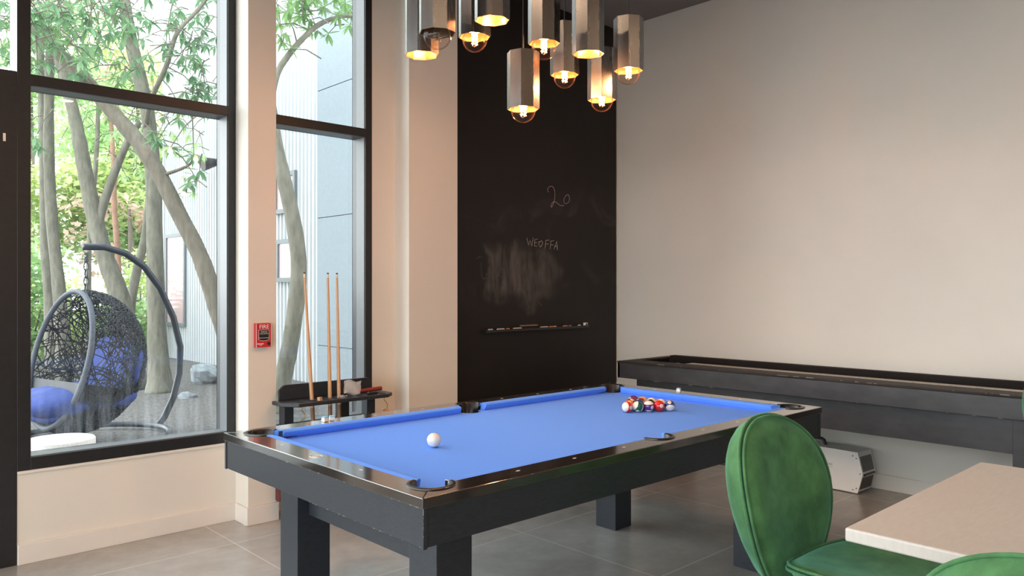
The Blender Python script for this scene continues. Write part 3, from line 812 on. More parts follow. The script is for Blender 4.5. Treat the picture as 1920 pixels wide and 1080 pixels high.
for _st in ([[(3.929, 1.647), (3.955, 1.665), (3.984, 1.662)], [(3.972, 1.622), (3.977, 1.563), (3.984, 1.51), (4.012, 1.491), (4.033, 1.537)], [(4.144, 1.505), (4.177, 1.566), (4.213, 1.569), (4.222, 1.54), (4.195, 1.51), (4.168, 1.515), (4.168, 1.553)], [(4.213, 1.553), (4.228, 1.513)], [(4.325, 1.589), (4.385, 1.556), (4.397, 1.526), (4.372, 1.51)], [(4.532, 1.32), (4.595, 1.354), (4.611, 1.397)], [(4.391, 1.39), (4.477, 1.355), (4.576, 1.319), (4.656, 1.269)], [(4.716, 1.639), (4.729, 1.561)]]):
    q = MB(); ribbon(q, [_st], .0022); obj('rubbed_out_stroke', q, M['faint'], t, world=True)
q = MB(); q.box(3.975, 5.19, 4.54, 4.598, 1.070, 1.083); q.box(3.975, 5.19, 4.535, 4.54, 1.070, 1.091); o = obj('chalk_ledge', q, M['blackplastic'], t, world=True, bevel=.002)
CH = [(4.02, .045, 'chalk'), (4.115, .075, 'chalk'), (4.215, .03, 'chalkorange'), (4.29, .10, 'chalk'), (4.60, .09, 'chalk'), (4.71, .05, 'chalkorange'), (4.76, .03, 'chalk'), (4.88, .05, 'chalkorange'), (4.95, .03, 'chalkpink'), (5.075, .025, 'chalk')]
LB = ['short white chalk stick at the left end of the chalkboard ledge', 'second chalk stick from the left, white, on the chalkboard ledge', 'orange chalk stub left of the eraser on the chalkboard ledge', 'longest white chalk stick just left of the eraser on the ledge',
      'white chalk stick right of the eraser on the chalkboard ledge', 'orange chalk stub in the middle of the ledge right of the eraser', 'tiny white chalk piece right of the middle orange stub', 'rightmost orange chalk stub on the chalkboard ledge', 'pink chalk stub near the right end of the ledge', 'rightmost tiny white chalk piece on the ledge']
for (x, l, mt), lb in zip(CH, LB):
    q = MB(); q.tube([(0, 0, 0), (l, .004, 0)], .0075, 8); tag(obj('chalk_stick', q, M[mt], loc=(x, 4.562, 1.0910)), lb, 'chalk', 'chalk sticks on the ledge')
t = thing('board_eraser', 'dark felt chalkboard eraser lying on the chalkboard ledge', 'eraser', (4.47, 4.567, 1.0838))
q = MB(); q.box(-.09, .09, -.02, .02, 0, .022); obj('felt', q, M['carpet'], t); q = MB(); q.box(-.09, .09, -.02, .02, .022, .034); obj('grip', q, M['cuebutt'], t, bevel=.003)
t = thing('wall_outlet', 'tiny white box at the right end of the chalkboard ledge', 'outlet', (5.17, 4.565, 1.083))
q = MB(); q.box(-.018, .018, -.012, .012, 0, .030); obj('box', q, M['white'], t, bevel=.002); q = MB(); q.box(-.010, .010, -.0135, -.012, .008, .022); obj('socket_face', q, M['blackplastic'], t)

# ------------------------------------------------------------------ fire alarm pull station
t = thing('fire_alarm', 'red fire alarm pull station on the narrow white pillar', 'fire alarm', (2.0945, 4.455, 1.062))
fy = -.036; fw, fh = .095, .147
q = MB(); q.box(-fw / 2, fw / 2, fy + .006, 0, 0, fh); obj('body', q, M['red'], t, bevel=.004)
q = MB(); q.box(-fw / 2 + .001, fw / 2 - .001, fy, fy + .006, .001, fh - .001); fc = obj('cover', q, M['red'], t, bevel=.002)
toF = Matrix(((1, 0, 0, 0), (0, 0, -1, 0), (0, 1, 0, 0), (0, 0, 0, 1)))
me = text_mesh('FIRE', .0345, .0004, M['white']); me.transform(Matrix.Translation((.002, fy - .0008, fh - .023)) @ toF); obj('lettering', me, M['white'], fc)
q = MB(); q.box(-.031, .031, fy - .004, fy, .060, .104); hb = obj('pull_handle', q, M['blackplastic'], t, bevel=.002)
me = text_mesh('PUSH IN', .0105, .0003, M['white']); me.transform(Matrix.Translation((0, fy - .0045, .094)) @ toF); obj('lettering', me, M['white'], hb)
me = text_mesh('PULL DOWN', .0090, .0003, M['white']); me.transform(Matrix.Translation((0, fy - .0045, .083)) @ toF); obj('lettering', me, M['white'], hb)
q = MB(); q.M = Matrix.Translation((0, fy, 0)) @ toF; q.prism([(-.031, .056), (.031, .056), (.031, .050), (.017, .044), (0, .0425), (-.017, .044), (-.031, .050)], 0, .003); obj('lower_grip', q, M['blackplastic'], t)
q = MB()
q.tube([(-.033, fy - .001, .106), (.033, fy - .001, .106), (.033, fy - .001, .048), (.018, fy - .001, .0415), (0, fy - .001, .040), (-.018, fy - .001, .0415), (-.033, fy - .001, .048)], .0012, 5, closed=True)
q.tube([(-.031, fy - .001, .058), (.031, fy - .001, .058)], .0013, 5)
q.tube([(-fw / 2 + .001, fy - .0005, .001), (fw / 2 - .001, fy - .0005, .001), (fw / 2 - .001, fy - .0005, fh - .001), (-fw / 2 + .001, fy - .0005, fh - .001)], .001, 5, closed=True)
obj('outline', q, M['white'], fc)
q = MB(); q.M = Matrix.Translation((-.036, fy - .0005, .023)) @ toF; q.lathe([(.0001, .0006), (.0042, .0006), (.0042, 0)], 14); obj('logo_dot', q, M['white'], fc)
q = MB()
for x, w in ((-.029, .011), (-.017, .009), (-.007, .007)): q.box(x, x + w, fy - .0008, fy, .021, .0255)
for x, w in ((-.027, .006), (-.020, .009)): q.box(x, x + w, fy - .0008, fy, .0135, .0165)
obj('small_print', q, M['white'], fc)
q = MB(); q.M = Matrix.Translation((.031, fy, .023)) @ toF; q.lathe([(.010, 0), (.010, .004), (.0001, .004)], 18); obj('lock', q, M['blackplastic'], t)

# ------------------------------------------------------------------ pendant lamps
PH = .265
PR = .0765
PHI = math.radians(46.87 - 90 - 8)


def make_pendant(loc, label, cz, lit=True):
    t = thing('pendant_lamp', label, 'pendant lamp', loc, (0, 0, PHI), 'octagonal steel pendant lamps')
    oct_ = [(math.cos(PI / 4 * k), math.sin(PI / 4 * k)) for k in range(8)]
    q = MB()
    ro, ri = PR, PR - .004
    lay = [[(x * ro, y * ro, 0) for x, y in oct_], [(x * ro, y * ro, PH) for x, y in oct_]]
    A = [q.av(p) for p in lay[0]]; Bq = [q.av(p) for p in lay[1]]
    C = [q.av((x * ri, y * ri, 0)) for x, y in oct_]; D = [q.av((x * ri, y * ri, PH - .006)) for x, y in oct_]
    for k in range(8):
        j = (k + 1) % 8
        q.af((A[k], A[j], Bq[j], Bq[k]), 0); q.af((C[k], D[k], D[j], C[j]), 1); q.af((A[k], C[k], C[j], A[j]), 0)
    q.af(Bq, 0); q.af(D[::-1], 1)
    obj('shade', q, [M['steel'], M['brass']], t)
    q = MB(); q.tube([(0, 0, PH), (0, 0, ZC - loc[2])], .0028, 6); q.lathe([(.0001, PH + .018), (.012, PH + .014), (.014, PH)], 12); obj('cord', q, M['cord'], t)
    br = .0585
    q = MB(); q.lathe([(.0001, cz - br)] + [(br * math.sin(a), cz - br * math.cos(a)) for a in [PI * k / 20 for k in range(1, 17)]] + [(.022, cz + br * 1.05), (.016, cz + br * 1.25)], 24)
    gb = obj('bulb', q, M['bulbglass'], t, smooth=True)
    q = MB(); q.lathe([(.017, cz + br * 1.2), (.019, cz + br * 1.9), (.019, PH - .006)], 14); obj('socket', q, M['socket'], t, smooth=40)
    q = MB()
    for k in range(4):
        a0 = PI / 2 * k
        pts = [(.011 * math.cos(a0 + 1.2 * u), .011 * math.sin(a0 + 1.2 * u), cz + .038 - .062 * u) for u in [i / 5 for i in range(6)]]
        q.tube(pts, .0016, 5)
    pts = [(.014 * math.cos(u * 8 * PI), .014 * math.sin(u * 8 * PI), cz + .034 - .058 * u) for u in [i / 48 for i in range(49)]]
    q.tube(pts, .0013, 5)
    obj('filament', q, M['filament'] if lit else M['filament_off'], gb, smooth=True)
    if lit:
        ld = bpy.data.lights.new('bulb_light', 'POINT'); ld.energy = PEND_W; ld.color = (1, .47, .21); ld.shadow_soft_size = .02
        lo = bpy.data.objects.new('bulb_light', ld); COL.objects.link(lo); lo.parent = t; lo.location = (0, 0, cz - .012)
    return t


PEND_W = 8.0
PD = [((2.070, 2.798, 2.458), .075, True, 'leftmost steel pendant lamp with its bulb hidden up inside'),
      ((1.964, 2.549, 2.474), -.010, False, 'unlit steel pendant lamp with dark clear bulb'),
      ((2.354, 2.769, 2.595), -.012, True, 'lit steel pendant lamp partly behind the highest lamp, at the left edge of the chalkboard'),
      ((2.208, 2.481, 2.566), .052, True, 'highest hanging steel pendant lamp with its bulb just inside the rim'),
      ((2.520, 2.613, 2.257), -.006, True, 'lowest hanging steel pendant lamp in front of the chalkboard'),
      ((2.635, 2.590, 2.584), -.018, True, 'tall steel pendant lamp right of and above the lowest hanging one'),
      ((2.985, 2.782, 2.539), -.012, True, 'farther steel pendant lamp partly hidden behind the middle ones'),
      ((2.788, 2.446, 2.534), .080, True, 'steel pendant lamp without visible bulb right of the middle'),
      ((3.157, 2.673, 2.416), -.004, True, 'second from the right, low steel pendant lamp with orange spiral filament'),
      ((3.142, 2.483, 2.530), -.012, True, 'rightmost steel pendant lamp hanging before the bare wall')]
for loc, cz, lit, lb in PD: make_pendant(loc, lb, cz, lit)

# ------------------------------------------------------------------ cue rack and what stands in it
t = thing('cue_rack', 'black wooden floor cue rack before the narrow window', 'cue rack', (2.5, 4.32, 0))
rx0, rx1 = 2.145, 2.91
SZ = .735
q = MB(); q.prism([(rx0, 4.42), (rx0, 4.29), (rx0 + .07, 4.21), (rx1 - .06, 4.21), (rx1, 4.26), (rx1, 4.42)], SZ - .024, SZ); sh = obj('shelf', q, M['wood'], t, world=True, bevel=.005)
for k in range(8):
    for y in (4.245, 4.32):
        x = rx0 + .10 + k * .082
        q = MB(); q.lathe([(.017, SZ + .0002), (.023, SZ + .0016), (.026, SZ + .0002)], 16, (x, y, 0)); q.lathe([(.0001, SZ + .0005), (.017, SZ + .0005)], 16, (x, y, 0)); obj('cue_hole', q, M['carpet'], sh, world=True)
q = MB(); q.M = Matrix.Translation((0, 4.42, 0)) @ Matrix(((1, 0, 0, 0), (0, 0, -1, 0), (0, 1, 0, 0), (0, 0, 0, 1)))
q.prism([(2.185, SZ), (2.845, SZ), (2.845, SZ + .062), (2.81, SZ + .092), (2.22, SZ + .092), (2.185, SZ + .062)], 0, .018); obj('back_panel', q, M['wood'], t, world=True, bevel=.003)
for x in (2.192, 2.580, 2.775):
    q = MB(); q.box(x, x + .062, 4.35, 4.42, .13, SZ - .024); obj('post', q, M['wood'], t, world=True, bevel=.003)
q = MB(); q.box(2.20, 2.83, 4.22, 4.42, 0, .045); bs_ = obj('base', q, M['wood'], t, world=True, bevel=.004)
q = MB(); q.box(2.168, 2.83, 4.36, 4.42, .13, .205); o = obj('lower_board', q, M['darkred'], t, world=True, bevel=.003); o['label'] = 'dark red lower board'


def hook(x, y):
    q = MB(); q.tube([(x, y, SZ - .024), (x, y, SZ - .045), (x + .012, y, SZ - .055), (x + .024, y, SZ - .075), (x + .02, y, SZ - .10), (x, y, SZ - .108), (x - .014, y, SZ - .098)], .003, 6)
    obj('hook', q, M['brasshook'], t, world=True, smooth=True)


hook(2.245, 4.24); hook(2.835, 4.24)
q = MB(); q.box(2.819, 2.869, 4.232, 4.248, SZ - .215, SZ - .112); q.tube([(2.836, 4.24, SZ - .110), (2.836, 4.24, SZ - .101)], .003, 6)
tag(obj('wood_block', q, M['tan'], bevel=.003), 'small tan wooden block hanging from the right hook of the cue rack', 'wood block')


def cue(xt, xs, label):
    xb = xs + (xs - xt) * (SZ - .047) / (1.515 - .762)
    p0, p1 = Vector((xb, 4.31, .047)), Vector((xt, 4.31, 1.515))
    t = thing('pool_cue', label, 'pool cue', p0, (p1 - p0).to_track_quat('Z', 'Y').to_euler(), 'pool cues in the rack')
    Ln = (p1 - p0).length
    for nm, a, c, r0, r1, mt in (('butt', 0, .64, .0148, .0125, 'cuebutt'), ('shaft', .64, Ln - .03, .0125, .0068, 'cue'), ('ferrule', Ln - .03, Ln - .008, .0068, .0066, 'ivory'), ('tip', Ln - .008, Ln, .0068, .006, 'blackplastic')):
        q = MB(); q.tube([(0, 0, a), (0, 0, c)], [r0, r1], 12); obj(nm, q, M[mt], t, smooth=50)


cue(2.303, 2.353, 'leftmost leaning pool cue in the rack')
cue(2.463, 2.478, 'middle of the three pool cues, left of the close pair on the right')
cue(2.527, 2.542, 'rightmost of the three pool cues standing in the rack')
q = MB(); q.tube([(0, 0, 0), (.215, .0, .006)], [.010, .0145], 10); tag(obj('cue_butt', q, M['redwood'], loc=(2.665, 4.345, SZ + .0145), smooth=50), 'short red wooden cue piece lying on the rack shelf', 'cue piece')
# crumpled clear bag
q = MB(); random.seed(5)
g_ = {}


def bagp(u, v, s):
    a = u / 6; c = v / 5
    return (.13 * (a - .5) + .02 * c, s * (.018 * math.sin(PI * a) * (1 - .5 * c) + .006 * math.sin(9 * a + 5 * c)), .085 * c + .006 * math.sin(7 * a))


for s in (1, -1): q.grid(lambda u, v: bagp(u, v, s), 6, 5)
tag(obj('plastic_bag', q, M['plastic'], loc=(2.615, 4.275, SZ + .014), rot=(-.35, .12, .1), smooth=40), 'small clear plastic bag on the cue rack shelf', 'plastic bag')
q = MB(); q.box(-.011, .011, -.011, .011, 0, .021); tag(obj('cue_chalk', q, M['tan'], loc=(2.36, 4.225, SZ + .002), rot=(0, 0, .3), bevel=.001), 'small tan chalk cube on the cue rack shelf', 'cue chalk')
q = MB(); q.ball((0, 0, .012), .012, 10, 6, sc=(1.6, 1, .9)); q.ball((.05, .006, .009), .010, 10, 6, sc=(1.8, 1, .9)); q.tube([(0, 0, .01), (.05, .006, .01)], .006, 6)
tag(obj('key_clip', q, M['blackplastic'], loc=(2.72, 4.235, SZ + .001), smooth=True), 'small black clip lying right of the plastic bag on the rack', 'clip')
q = MB(); q.grid(lambda u, v: (.07 * (u / 5 - .5), .04 * (v / 4 - .5), .006 + .010 * abs(math.sin(u * 1.7 + v * 2.1))), 5, 4); q.grid(lambda u, v: (.07 * (u / 5 - .5), .04 * (v / 4 - .5), .002), 5, 4)
tag(obj('crumpled_wrapper', q, M['plastic'], loc=(2.52, 4.235, SZ + .001), rot=(0, 0, .5)), 'crumpled clear wrapper left of the plastic bag on the rack', 'wrapper')
# ------------------------------------------------------------------ outdoors
GZ = .20
q = MB()
def gz(x, y): return GZ + .015 * math.sin(x * 3.1 + y) * math.sin(y * 2.3)
q.grid(lambda u, v: (-8 + 32 * u / 80, 4.84 + 36 * v / 90, gz(-8 + 32 * u / 80, 4.84 + 36 * v / 90) if v > 0 and 0 < u < 80 else GZ - .3), 80, 90)
structure('garden_ground', q, M['mulch'], smooth=True)
q = MB(); q.box(XL - 30, XL - .2, -30, 30, -.35, -.05); structure('forecourt_ground', q, M['patio'])
q = MB()
for i in range(8):
    for j in range(4):
        q.box(-1.3 + i * .405, -1.3 + i * .405 + .395, 4.86 + j * .405, 4.86 + j * .405 + .395, GZ - .1, GZ + .022)
structure('patio', q, M['patio'], bevel=.004)
q = MB(); q.M = Matrix.Translation((2.12, 6.02, GZ)) @ Matrix.Rotation(.5, 4, 'Z'); q.box(-.55, .45, -.04, .04, -.05, .06); tag(obj('timber_curb', q, M['curb'], bevel=.005), 'timber curb edging on the ground beside the hanging egg chair', 'curb')

# terrazzo stool
t = thing('drum_stool', 'low white terrazzo drum stool outside under the first window', 'stool', (1.262, 5.54, GZ + .022))
q = MB(); q.lathe([(.0001, 0), (.196, 0), (.203, .006), (.203, .235), (.197, .243), (.0001, .243)], 48); obj('drum', q, M['stool'], t, smooth=40)

# boulder
q = MB(); random.seed(11)
def rk(u, v):
    th, ph = 2 * PI * u / 14, PI * v / 8
    d = Vector((math.sin(ph) * math.cos(th), math.sin(ph) * math.sin(th), math.cos(ph)))
    r = 1 + .13 * math.sin(3.1 * d.x + 4 * d.z + 1) + .11 * math.sin(5 * d.y + 3 * d.x) + .05 * math.sin(9 * d.z + 7 * d.x)
    return (.19 * r * d.x, .19 * r * d.y, .155 * r * d.z)
q.grid(rk, 14, 8, closed_u=True)
tag(obj('boulder', q, M['rock'], loc=(3.92, 9.95, GZ + .10)), 'grey boulder on the mulch before the white building', 'boulder')
q = MB()
q.grid(lambda u, v: tuple(.5 * k for k in rk(u, v)), 14, 8, closed_u=True)
tag(obj('flat_stone', q, M['rock'], loc=(3.25, 8.75, GZ - .005), rot=(0, 0, 1)), 'small flat grey stone on the mulch by the straight tree', 'stone')

# neighbouring building
BX = 4.95
t = thing('neighbour_building', 'white corrugated metal building with pale blue panel outside', 'building', (8, 10, GZ))
q = MB(); y0, y1 = 8.88, 14.37; n = 55 * 8
def cw(u, v):
    y = y0 + (y1 - y0) * u / n; ph = (u % 8) / 8
    d = 0 if ph < .5 else .034
    return (BX + d - .02, y, .12 + 9.3 * v)
q.grid(cw, n, 1); obj('corrugated_wall', q, M['corr'], t, world=True)
q = MB(); q.box(BX + .005, 13, y0, y1 - .01, 0, 9.4); obj('building_core', q, M['corr'], t, world=True)
q = MB(); q.box(BX - .03, 13, y1 - .01, y1 + .05, .1, 9.42); obj('corner_trim', q, M['corr'], t, world=True)
q = MB()
for z0, z1 in ((.05, .69), (.70, 2.30), (2.31, 3.91), (3.92, 5.52), (5.53, 9.4)): q.box(BX - .03, BX + .0, 6.2, y0 - .004, z0, z1)
q.box(BX, 13, 6.2, y0 - .004, .05, 9.4)
obj('smooth_panel', q, M['panel'], t, world=True)


def bwin(ya, yb, za, zb, bar=None):
    f = MB(); x0, x1 = BX - .06, BX - .018; w = .06
    f.box(x0, x1, ya, yb, za, za + w); f.box(x0, x1, ya, yb, zb - w, zb); f.box(x0, x1, ya, ya + w, za + w, zb - w); f.box(x0, x1, yb - w, yb, za + w, zb - w)
    fo = obj('window', f, M['bframe'], t, world=True)
    g = MB(); g.box(x0 + .02, x1, ya + w, yb - w, za + w, zb - w); obj('pane', g, M['farglass'], fo, world=True)


bwin(13.30, 14.22, .76, 2.36); bwin(9.42, 10.02, 2.43, 2.98); bwin(9.36, 9.96, 1.50, 2.08)
t2 = thing('wall_light', 'small dark floodlight high on the corrugated wall', 'wall light', (BX - .02, 11.85, 3.36))
q = MB(); q.box(-.10, -.002, -.04, .04, -.05, .05); obj('bracket', q, M['iron'], t2); q = MB(); q.tube([(-.10, 0, .0), (-.30, 0, -.05)], [.06, .11], 14); obj('lamp_head', q, M['iron'], t2)

# iron fence
t = thing('iron_fence', 'black iron picket fence at the back of the garden', 'fence', (4.5, 15.2, GZ))
def fp_(s): return (1.0 + s * 5.2, 17.0 - s * 2.1)
for z in (.45, 1.18):
    q = MB(); a, c = fp_(0), fp_(1); q.tube([(a[0], a[1], z), (c[0], c[1], z)], .018, 4); obj('rail', q, M['iron'], t, world=True)
for k in range(48):
    q = MB(); x, y = fp_(k / 47); q.tube([(x, y, GZ), (x, y, 1.33)], .011 if k % 12 else .03, 4); obj('picket', q, M['iron'], t, world=True)


def whorl(q, c, n, L, rnd, droop=.5):
    """a whorl of long oval leaves round the twig end c"""
    base = rnd.uniform(0, 2 * PI)
    for k in range(n):
        a = base + 2 * PI * k / n + rnd.uniform(-.3, .3); l = L * rnd.uniform(.65, 1.1); w = l * rnd.uniform(.11, .16)
        el = rnd.uniform(-1.0, .5) - droop * .5
        d = Vector((math.cos(a) * math.cos(el), math.sin(a) * math.cos(el), math.sin(el)))
        s = d.cross(Vector((0, 0, 1))).normalized(); up = s.cross(d)
        p = Vector(c)
        pts = [p, p + d * l * .35 + s * w, p + d * l * .7 + s * w * .75 - up * l * .04, p + d * l - up * l * .12, p + d * l * .7 - s * w * .75 - up * l * .04, p + d * l * .35 - s * w]
        i = [q.av(x) for x in pts]; q.af((i[0], i[1], i[2], i[3])); q.af((i[0], i[3], i[4], i[5]))


def cloud(q, c, rad, n, L, rnd):
    for k in range(n):
        while True:
            d = Vector((rnd.uniform(-1, 1), rnd.uniform(-1, 1), rnd.uniform(-1, 1)))
            if .15 < d.length < 1: break
        p = Vector(c) + Vector((d.x * rad[0], d.y * rad[1], d.z * rad[2]))
        l = L * rnd.uniform(.6, 1.2); e1 = Vector((rnd.gauss(0, 1), rnd.gauss(0, 1), rnd.gauss(0, .6))).normalized()
        e2 = e1.cross(Vector((rnd.gauss(0, .5), rnd.gauss(0, .5), 1))).normalized() * l * .32
        i = [q.av(x) for x in (p, p + e1 * l * .5 + e2, p + e1 * l, p + e1 * l * .5 - e2)]; q.af(i)


def tree(label, mat, limbs, whorls, lmat, seed, L=.2, base=None, clouds=()):
    """limbs: trunk first, each a list of (x,y,z,r); whorls: list of (centre, radius, count)"""
    rnd = random.Random(seed); base = base or limbs[0][-1]
    t = thing('tree', label, 'tree', (base[0], base[1], GZ), group='garden trees')
    for k, lb in enumerate(limbs):
        P = [Vector(p[:3]) for p in lb]; R = [p[3] for p in lb]
        out = []; ro = []
        for j in range(len(P) - 1):
            p0, p1, p2, p3 = P[max(j - 1, 0)], P[j], P[j + 1], P[min(j + 2, len(P) - 1)]
            for s in range(5):
                u = s / 5; out.append(.5 * ((2 * p1) + (p2 - p0) * u + (2 * p0 - 5 * p1 + 4 * p2 - p3) * u * u + (3 * p1 - p0 - 3 * p2 + p3) * u ** 3)); ro.append((R[j] * (1 - u) + R[j + 1] * u) * rnd.uniform(.96, 1.05))
        out.append(P[-1]); ro.append(R[-1])
        q = MB(); q.tube(out, ro, 12); obj('trunk' if k == 0 else 'branch', q, mat, t, world=True, smooth=True)
    q = MB(); tw = MB()
    for c, r, n in whorls:
        for k in range(int(n * 1.7)):
            d = Vector((rnd.gauss(0, .5), rnd.gauss(0, .5), rnd.gauss(0, .5)))
            p = Vector(c) + Vector((d.x * r[0], d.y * r[1], d.z * r[2]))
            whorl(q, p, rnd.randint(6, 9), L * .78, rnd)
            e = p + Vector((rnd.uniform(-.3, .3), rnd.uniform(-.3, .3), rnd.uniform(-.1, .4)))
            tw.tube([p, (p + e) / 2 + Vector((0, 0, .04)), e], [.004, .006, .008], 4)
    for c, r, n, l in clouds: cloud(q, c, r, n, l, rnd)
    obj('foliage', q, lmat, t, world=True, smooth='leaf')
    if tw.v: obj('twigs', tw, mat, t, world=True)
    return t


lean = [(1.85, 9.228, 4.12, 0.0606), (2.031, 9.059, 3.872, 0.0661), (2.212, 8.889, 3.624, 0.0716), (2.474, 8.645, 3.211, 0.0771), (2.663, 8.468, 2.908, 0.0826), (2.815, 8.324, 2.577, 0.0826), (2.956, 8.193, 2.191, 0.0826), (3.117, 8.042, 1.751, 0.0854), (3.238, 7.929, 1.255, 0.0882), (3.346, 7.827, 0.759, 0.0937), (3.427, 7.752, 0.19, 0.1267)]
tree('tree with thick trunk leaning diagonally left across the first window', M['bark'], [lean, [(2.815, 8.324, 2.577, .02), (2.98, 8.05, 2.66, .014), (3.02, 7.9, 2.75, .008)]],
     [((1.7, 8.6, 4.1), (.7, .6, .45), 30), ((2.3, 8.5, 4.0), (.6, .6, .4), 24), ((3.0, 7.9, 2.62), (.12, .15, .2), 4), ((2.75, 7.8, 2.9), (.2, .2, .15), 4)], M['leafd'], 1, .2)
vert = [(2.808, 9.812, 5.297, 0.0625), (2.885, 9.739, 4.797, 0.0688), (2.944, 9.683, 4.328, 0.075), (3.004, 9.628, 3.984, 0.075), (3.095, 9.542, 3.421, 0.0813), (3.136, 9.504, 2.733, 0.0875), (3.15, 9.491, 1.983, 0.0938), (3.164, 9.478, 1.045, 0.1001), (3.186, 9.457, 0.482, 0.1188), (3.2, 9.444, 0.19, 0.1751)]
vertb = [(3.06, 9.57, 3.25, .03), (3.027, 9.25, 3.552, 0.0267), (3.104, 8.976, 3.908, 0.0267), (3.148, 8.835, 4.204, 0.0237), (3.221, 8.767, 4.352, 0.0237), (3.308, 8.686, 4.47, 0.0207), (3.424, 8.576, 4.666, 0.0178)]
tree('straight upright tree with flared base between egg chair stand and building', M['barkg'], [vert, vertb],
     [((3.35, 8.9, 4.2), (.35, .4, .55), 20), ((3.45, 8.8, 3.6), (.3, .3, .35), 11), ((2.7, 9.3, 4.6), (.8, .6, .4), 26)], M['leafd'], 2, .2)
fork = [(2.41, 10.622, 4.204, 0.0583), (2.529, 10.512, 3.621, 0.0712), (2.599, 10.445, 3.168, 0.0809), (2.67, 10.379, 2.65, 0.0874), (2.765, 10.29, 2.067, 0.0971), (2.836, 10.224, 1.744, 0.1036), (2.94, 10.126, 1.355, 0.1101), (3.025, 10.047, 0.902, 0.1165), (3.096, 9.98, 0.19, 0.1489)]
forkb = [(3.129, 9.949, 3.44, 0.0324), (3.001, 10.069, 3.136, 0.0421), (2.859, 10.202, 2.65, 0.0486), (2.774, 10.281, 2.249, 0.0486), (2.788, 10.268, 2.067, 0.0388)]
tree('forked tree rising behind the chain of the egg chair', M['barkg'], [fork, forkb], [((2.3, 10.4, 4.6), (.7, .6, .5), 26), ((2.9, 10.2, 3.9), (.5, .4, .4), 12)], M['leaf'], 3, .2)
tree('slimmer of two straight trees at the left edge of the first window', M['barkg'], [[(2.431, 11.699, 4.932, 0.0421), (2.452, 11.68, 4.054, 0.0492), (2.472, 11.661, 3.106, 0.0562), (2.487, 11.646, 2.052, 0.0632), (2.523, 11.613, 1.28, 0.0667), (2.554, 11.584, 0.19, 0.0843)]],
     [((2.5, 11.5, 4.7), (.8, .6, .5), 26)], M['leaf'], 4, .2)
tree('stouter tree beside the slim one at the left edge of the first window', M['barkg'], [[(2.439, 11.143, 4.66, 0.0472), (2.424, 11.157, 3.816, 0.0574), (2.424, 11.157, 3.04, 0.0641), (2.454, 11.13, 2.23, 0.0709), (2.523, 11.065, 1.285, 0.0776), (2.562, 11.028, 0.19, 0.1012)]],
     [((2.2, 10.9, 4.4), (.7, .5, .6), 30), ((2.1, 10.8, 3.3), (.3, .4, .5), 8)], M['leafd'], 5, .2)
tree('thin tree slanting to the right behind the top of the egg chair stand', M['barkg'], [[(3.788, 11.524, 3.238, 0.0341), (3.716, 11.591, 2.178, 0.053), (3.639, 11.664, 1.723, 0.0606), (3.567, 11.731, 1.155, 0.0644), (3.517, 11.778, 0.19, 0.0758)]],
     [((3.8, 11.5, 3.4), (.6, .5, .6), 22)], M['leafg'], 6, .2)
tree('thin reddish tree behind the forked tree', M['barkr'], [[(3.802, 13.566, 4.519, 0.0344), (3.846, 13.525, 3.486, 0.0387), (3.865, 13.507, 2.625, 0.043), (3.909, 13.466, 1.764, 0.0473), (3.934, 13.442, 0.19, 0.056)]],
     [((3.8, 13.5, 4.6), (.9, .8, .6), 26)], M['leafg'], 7, .2)
tree('slim pale tree left of the reddish one', M['barkg'], [[(3.677, 13.684, 4.519, 0.0301), (3.645, 13.713, 3.486, 0.0387), (3.57, 13.784, 2.281, 0.0387), (3.557, 13.796, 1.248, 0.043), (3.557, 13.796, 0.19, 0.0517)]],
     [((3.5, 13.7, 4.3), (.8, .8, .6), 24)], M['leafg'], 8, .2)
curve = [(3.40, 7.23, 3.9, .045), (3.439, 7.193, 3.461, 0.0523), (3.469, 7.164, 3.2, 0.055), (3.504, 7.132, 2.886, 0.0576), (3.557, 7.082, 2.519, 0.068), (3.626, 7.017, 2.1, 0.0733), (3.668, 6.978, 1.682, 0.0785), (3.653, 6.992, 1.315, 0.0785), (3.611, 7.032, 0.897, 0.0811), (3.557, 7.082, 0.53, 0.0864), (3.523, 7.114, 0.19, 0.1204)]
curveb = [(3.469, 7.164, 3.2, 0.034), (3.511, 7.125, 3.514, 0.0308), (3.611, 7.032, 3.733, 0.0288), (3.725, 6.924, 3.906, 0.0262), (3.821, 6.835, 4.011, 0.0236), (3.973, 6.692, 4.084, 0.0183), (4.164, 6.513, 4.089, 0.0157)]
tree('curved grey tree seen through the narrow window behind the cues', M['barkg'], [curve, curveb], [((3.65, 6.9, 4.18), (.35, .25, .2), 20), ((4.1, 6.6, 4.15), (.3, .25, .2), 13), ((3.5, 7.0, 3.9), (.1, .1, .1), 3)], M['leaf'], 9, .17)

